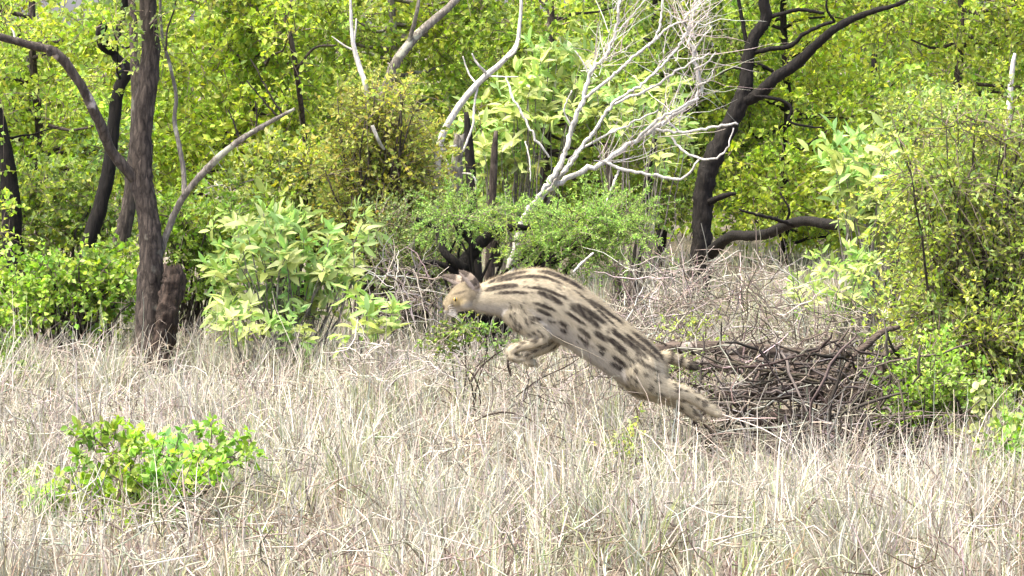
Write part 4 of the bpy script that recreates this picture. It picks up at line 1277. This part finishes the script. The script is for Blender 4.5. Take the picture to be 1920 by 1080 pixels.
# ------------------------------------------------------------------ grass
def blades(mb, base, h, w, leandir, lean, cols, K=5, curl=None):
    N = len(base)
    t = np.linspace(0, 1, K)
    if curl is None:
        curl = np.zeros(N)
    horiz = np.stack([np.cos(leandir), np.sin(leandir), np.zeros(N)], 1)
    s0 = lean * .5
    # start upright, bend over with height
    ang = (s0[:, None] + lean[:, None] * 1.1 * t[None] + curl[:, None] * t[None] ** 3)
    step = h[:, None] / (K - 1)
    dx = np.concatenate([np.zeros((N, 1)), np.cumsum(np.sin(ang[:, :-1]) * step, 1)], 1)
    dz = np.concatenate([np.zeros((N, 1)), np.cumsum(np.cos(ang[:, :-1]) * step, 1)], 1)
    side_ang = RNG.uniform(0, 2 * math.pi, N)
    side = np.stack([np.cos(side_ang), np.sin(side_ang), np.zeros(N)], 1)
    wig = np.cumsum(RNG.normal(size=(N, K)) * .012, 1)
    c = base[:, None] + horiz[:, None] * dx[..., None] + side[:, None] * (wig * h[:, None])[..., None]
    c[..., 2] += dz
    c[..., 2] = np.maximum(c[..., 2], base[:, None, 2] + .004)
    face = RNG.uniform(-1.2, 1.2, N)
    sd = np.stack([np.cos(face), np.sin(face), np.zeros(N)], 1)
    wd = w[:, None] * (1 - .75 * t[None] ** 1.6) * .5
    Lft = c - sd[:, None] * wd[..., None]
    Rgt = c + sd[:, None] * wd[..., None]
    v = np.stack([Lft, Rgt], 2).reshape(N, K * 2, 3)
    i = np.arange(N)[:, None, None] * (K * 2)
    k = np.arange(K - 1)[None, :, None] * 2
    q = (i + k + np.array([0, 1, 3, 2])).reshape(-1, 4)
    mb.add(v.reshape(-1, 3), None, q, np.repeat(cols, K * 2, 0))


def spread_pts(n, d0, d1, xpad=1.0, power=1.0):
    d = d0 + (d1 - d0) * RNG.random(n) ** power
    half = d * 960 / FPX + xpad
    x = RNG.uniform(-1, 1, n) * half
    return x, d


STRAW = [(.45, .43, .34), (.37, .345, .26), (.54, .52, .43), (.30, .275, .205), (.41, .38, .31)]
ROSY = [(.38, .345, .29), (.32, .285, .235), (.46, .425, .365), (.24, .205, .165)]
OLD = [(.20, .155, .11), (.26, .20, .145), (.15, .115, .085)]
GRN = [(.24, .28, .10), (.32, .35, .17), (.19, .23, .08), (.38, .40, .24)]


def grass(n, d0, d1, hr, wr, name, label, cols, leanr=.5, mask=None, curlr=.6, rosy=True, K=5, power=1.0, base_off=0.0):
    x, y = spread_pts(n, d0, d1, 1.0, power)
    pp = np.stack([x, y, np.zeros(n)], 1)
    # tussocks: pull the stems towards centres
    cell = .16
    cxy = np.floor(pp[:, :2] / cell)
    hsh = np.sin(cxy[:, 0] * 127.1 + cxy[:, 1] * 311.7) * 43758.5453
    hsh = hsh - np.floor(hsh)
    h2 = np.sin(cxy[:, 0] * 269.5 + cxy[:, 1] * 183.3) * 43758.5453
    h2 = h2 - np.floor(h2)
    ctr = (cxy + .2 + .6 * np.stack([hsh, h2], 1)) * cell
    k = RNG.random((n, 1)) * .75
    pp[:, :2] = pp[:, :2] * (1 - k) + ctr * k
    keep = np.ones(n, bool)
    px = 960 + pp[:, 0] / (pp[:, 1]) * FPX
    # thinner and shorter over the brush heap and deep under the shrubs
    heap = (px > 1290) & (px < 1740) & (pp[:, 1] > 12.9) & (pp[:, 1] < 15.2)
    keep &= ~(heap & (pp[:, 1] > 13.6) & (RNG.random(n) < .93))
    back = (px > 1130) & (px < 1720) & (pp[:, 1] > 15.0) & (pp[:, 1] < 19.5)
    keep &= ~(back & (RNG.random(n) < .72))
    thin = noise(pp, 2.3, 12.0) + .6 * noise(pp, 5.0, 13.0)
    keep &= RNG.random(n) < np.clip(1.15 - .9 * np.clip(thin, 0, 1), .2, 1)
    if mask is not None:
        keep &= mask(pp)
    pp, px, hsh, h2, heap = pp[keep], px[keep], hsh[keep], h2[keep], heap[keep]
    n = len(pp)
    pp[:, 2] = gz(pp[:, 0], pp[:, 1]) - .01 + base_off
    hmap = 1 + .35 * noise(pp, 1.6, 2.0) + .6 * (hsh - .5)
    h = RNG.uniform(*hr, n) * np.clip(hmap, .45, 1.5) * np.where(heap, .55, 1)
    low = (px > 1470) & (px < 1800) & (pp[:, 1] > 12.55) & (pp[:, 1] < 13.6)
    h *= np.where(low, .6, 1)
    h *= np.clip(1.15 - (pp[:, 1] - 15) * .06, .5, 1)
    w = RNG.uniform(*wr, n)
    ld = 1.6 * noise(pp, .7, 4.0) + h2 * 3.0 + RNG.normal(size=n) * .9
    lean = np.abs(RNG.normal(size=n)) * leanr
    c = palette(cols, n, .16)
    if rosy:
        ro = np.clip(noise(pp, .9, 7.0) * 1.2, 0, 1)[:, None]
        c = c * (1 - ro) + palette(ROSY, n, .15) * ro
        c *= np.clip(1.0 + .22 * noise(pp, 1.9, 21.0) + .12 * (hsh - .5), .66, 1.2)[:, None]
        ol = RNG.random(n) < .16
        c[ol] = palette(OLD, int(ol.sum()), .2)
    mb = MB()
    blades(mb, pp, h, w, ld, lean, c, K, RNG.normal(size=n) * curlr)
    o = mb.build(name, M_GRASS)
    tag(o, label, None, None, 'stuff')
    return o



def straw(n, d0, d1, zr, name, label, cols, ln=(.05, .16), r=.0019, flat=.9, K=4):
    """loose bent stems lying through each other"""
    x, y = spread_pts(n, d0, d1)
    px = 960 + x / y * FPX
    keep = ~((px > 1130) & (px < 1720) & (y > 15) & (RNG.random(n) < .7)) & ~((px > 1290) & (px < 1740) & (y > 13.4) & (y < 15.3) & (RNG.random(n) < .95))
    x, y = x[keep], y[keep]
    n = len(x)
    z = gz(x, y) + RNG.uniform(*zr, n) ** 1.0
    st = np.stack([x, y, z], 1)
    dr = unit(RNG.normal(size=(n, 3)) * [1, .8, flat])
    L = RNG.uniform(*ln, n)
    tt = np.linspace(-.5, .5, K)
    bend = unit(np.cross(dr, RNG.normal(size=(n, 3))))
    p = st[:, None] + dr[:, None] * (L[:, None] * tt)[..., None] + bend[:, None] * (RNG.normal(size=(n, 1)) * .9 * L[:, None] * tt ** 2)[..., None]
    c = palette(cols, n, .16)
    ro = np.clip(noise(st, .9, 7.0) * 1.2, 0, 1)[:, None]
    c = c * (1 - ro) + palette(ROSY, n, .15) * ro
    mb = MB()
    strips(mb, p, np.outer(r * RNG.uniform(.6, 1.5, n), 1.2 - np.abs(tt) * 1.2), 3, c)
    tag(mb.build(name, M_GRASS), label, None, None, 'stuff')


def clear(p):
    """stems thin out before the foreground shrub"""
    px = 960 + p[:, 0] / p[:, 1] * FPX
    return ~((px > 110) & (px < 470) & (p[:, 1] > 10.9) & (p[:, 1] < 11.75) & (RNG.random(len(p)) < .75))


grass(42000, 10.0, 19.5, (.08, .29), (.003, .0068), 'dry_grass', 'bleached straw coloured grass covering the clearing', STRAW, .65, clear, 1.6, K=6)
grass(16000, 10.0, 19.5, (.05, .15), (.006, .011), 'matted_grass', 'short matted dead grass, darkened for shade between the taller stems', STRAW + OLD + OLD, 1.0, clear, 2.2, K=5)  # extra old tones darken this layer as shade among the stems
grass(2600, 10.0, 18.5, (.26, .46), (.003, .005), 'grass_stalks', 'tall thin pale stalks rising above the dry grass', [(.58, .53, .43), (.50, .45, .36)], .5, clear, 1.2, False, 7)
straw(16000, 10.0, 19.0, (.0, .19), 'loose_straw', 'loose broken straw lying criss cross through the grass', STRAW + OLD, (.07, .24), .0024)
grass(30000, 10.0, 20.5, (.08, .24), (.0035, .008), 'green_grass', 'sparse green blades growing through the dry grass', GRN, .55,
      lambda p: noise(p, 1.7, 9.0) + .4 * RNG.normal(size=len(p)) > .05, 1.2, False)
grass(12000, 19.5, 27, (.15, .36), (.004, .008), 'thicket_grass', 'dry and green grass under the trees behind', STRAW + GRN, .5, rosy=False, K=4)

# tussocks standing out of the mat, each with its own height, tint and lean
NT = 300
x, y = spread_pts(NT, 10.2, 18.5)
px = 960 + x / y * FPX
ok = ~((px > 1250) & (px < 1760) & (y > 13.2)) & ~((px > 100) & (px < 480) & (y > 10.8) & (y < 11.8)) & ~((px > 860) & (px < 1360) & (y > 12.4) & (y < 13.5))
x, y = x[ok], y[ok]
mb = MB()
for cx, cy in zip(x, y):
    n = random.randint(35, 110)
    rad = random.uniform(.03, .12)
    an = RNG.uniform(0, 6.283, n)
    rr = rad * RNG.random(n) ** .6
    pp = np.stack([cx + rr * np.cos(an), cy + rr * np.sin(an), np.zeros(n)], 1)
    pp[:, 2] = gz(pp[:, 0], pp[:, 1]) - .01
    H = random.uniform(.16, .40)
    kind = random.random()
    cols = palette(GRN + STRAW if kind < .3 else (ROSY + OLD if kind < .5 else STRAW), n, .14) * random.uniform(.75, 1.15)
    blades(mb, pp, H * RNG.uniform(.5, 1.1, n), RNG.uniform(.0028, .0062, n), an + RNG.normal(size=n) * .5, np.abs(RNG.normal(size=n)) * .35 + .12 + rr * 2.5, cols, 6, RNG.normal(size=n) * 1.1)
tag(mb.build('grass_tussocks', M_GRASS), 'clumps of taller dry and greenish grass', None, None, 'stuff')
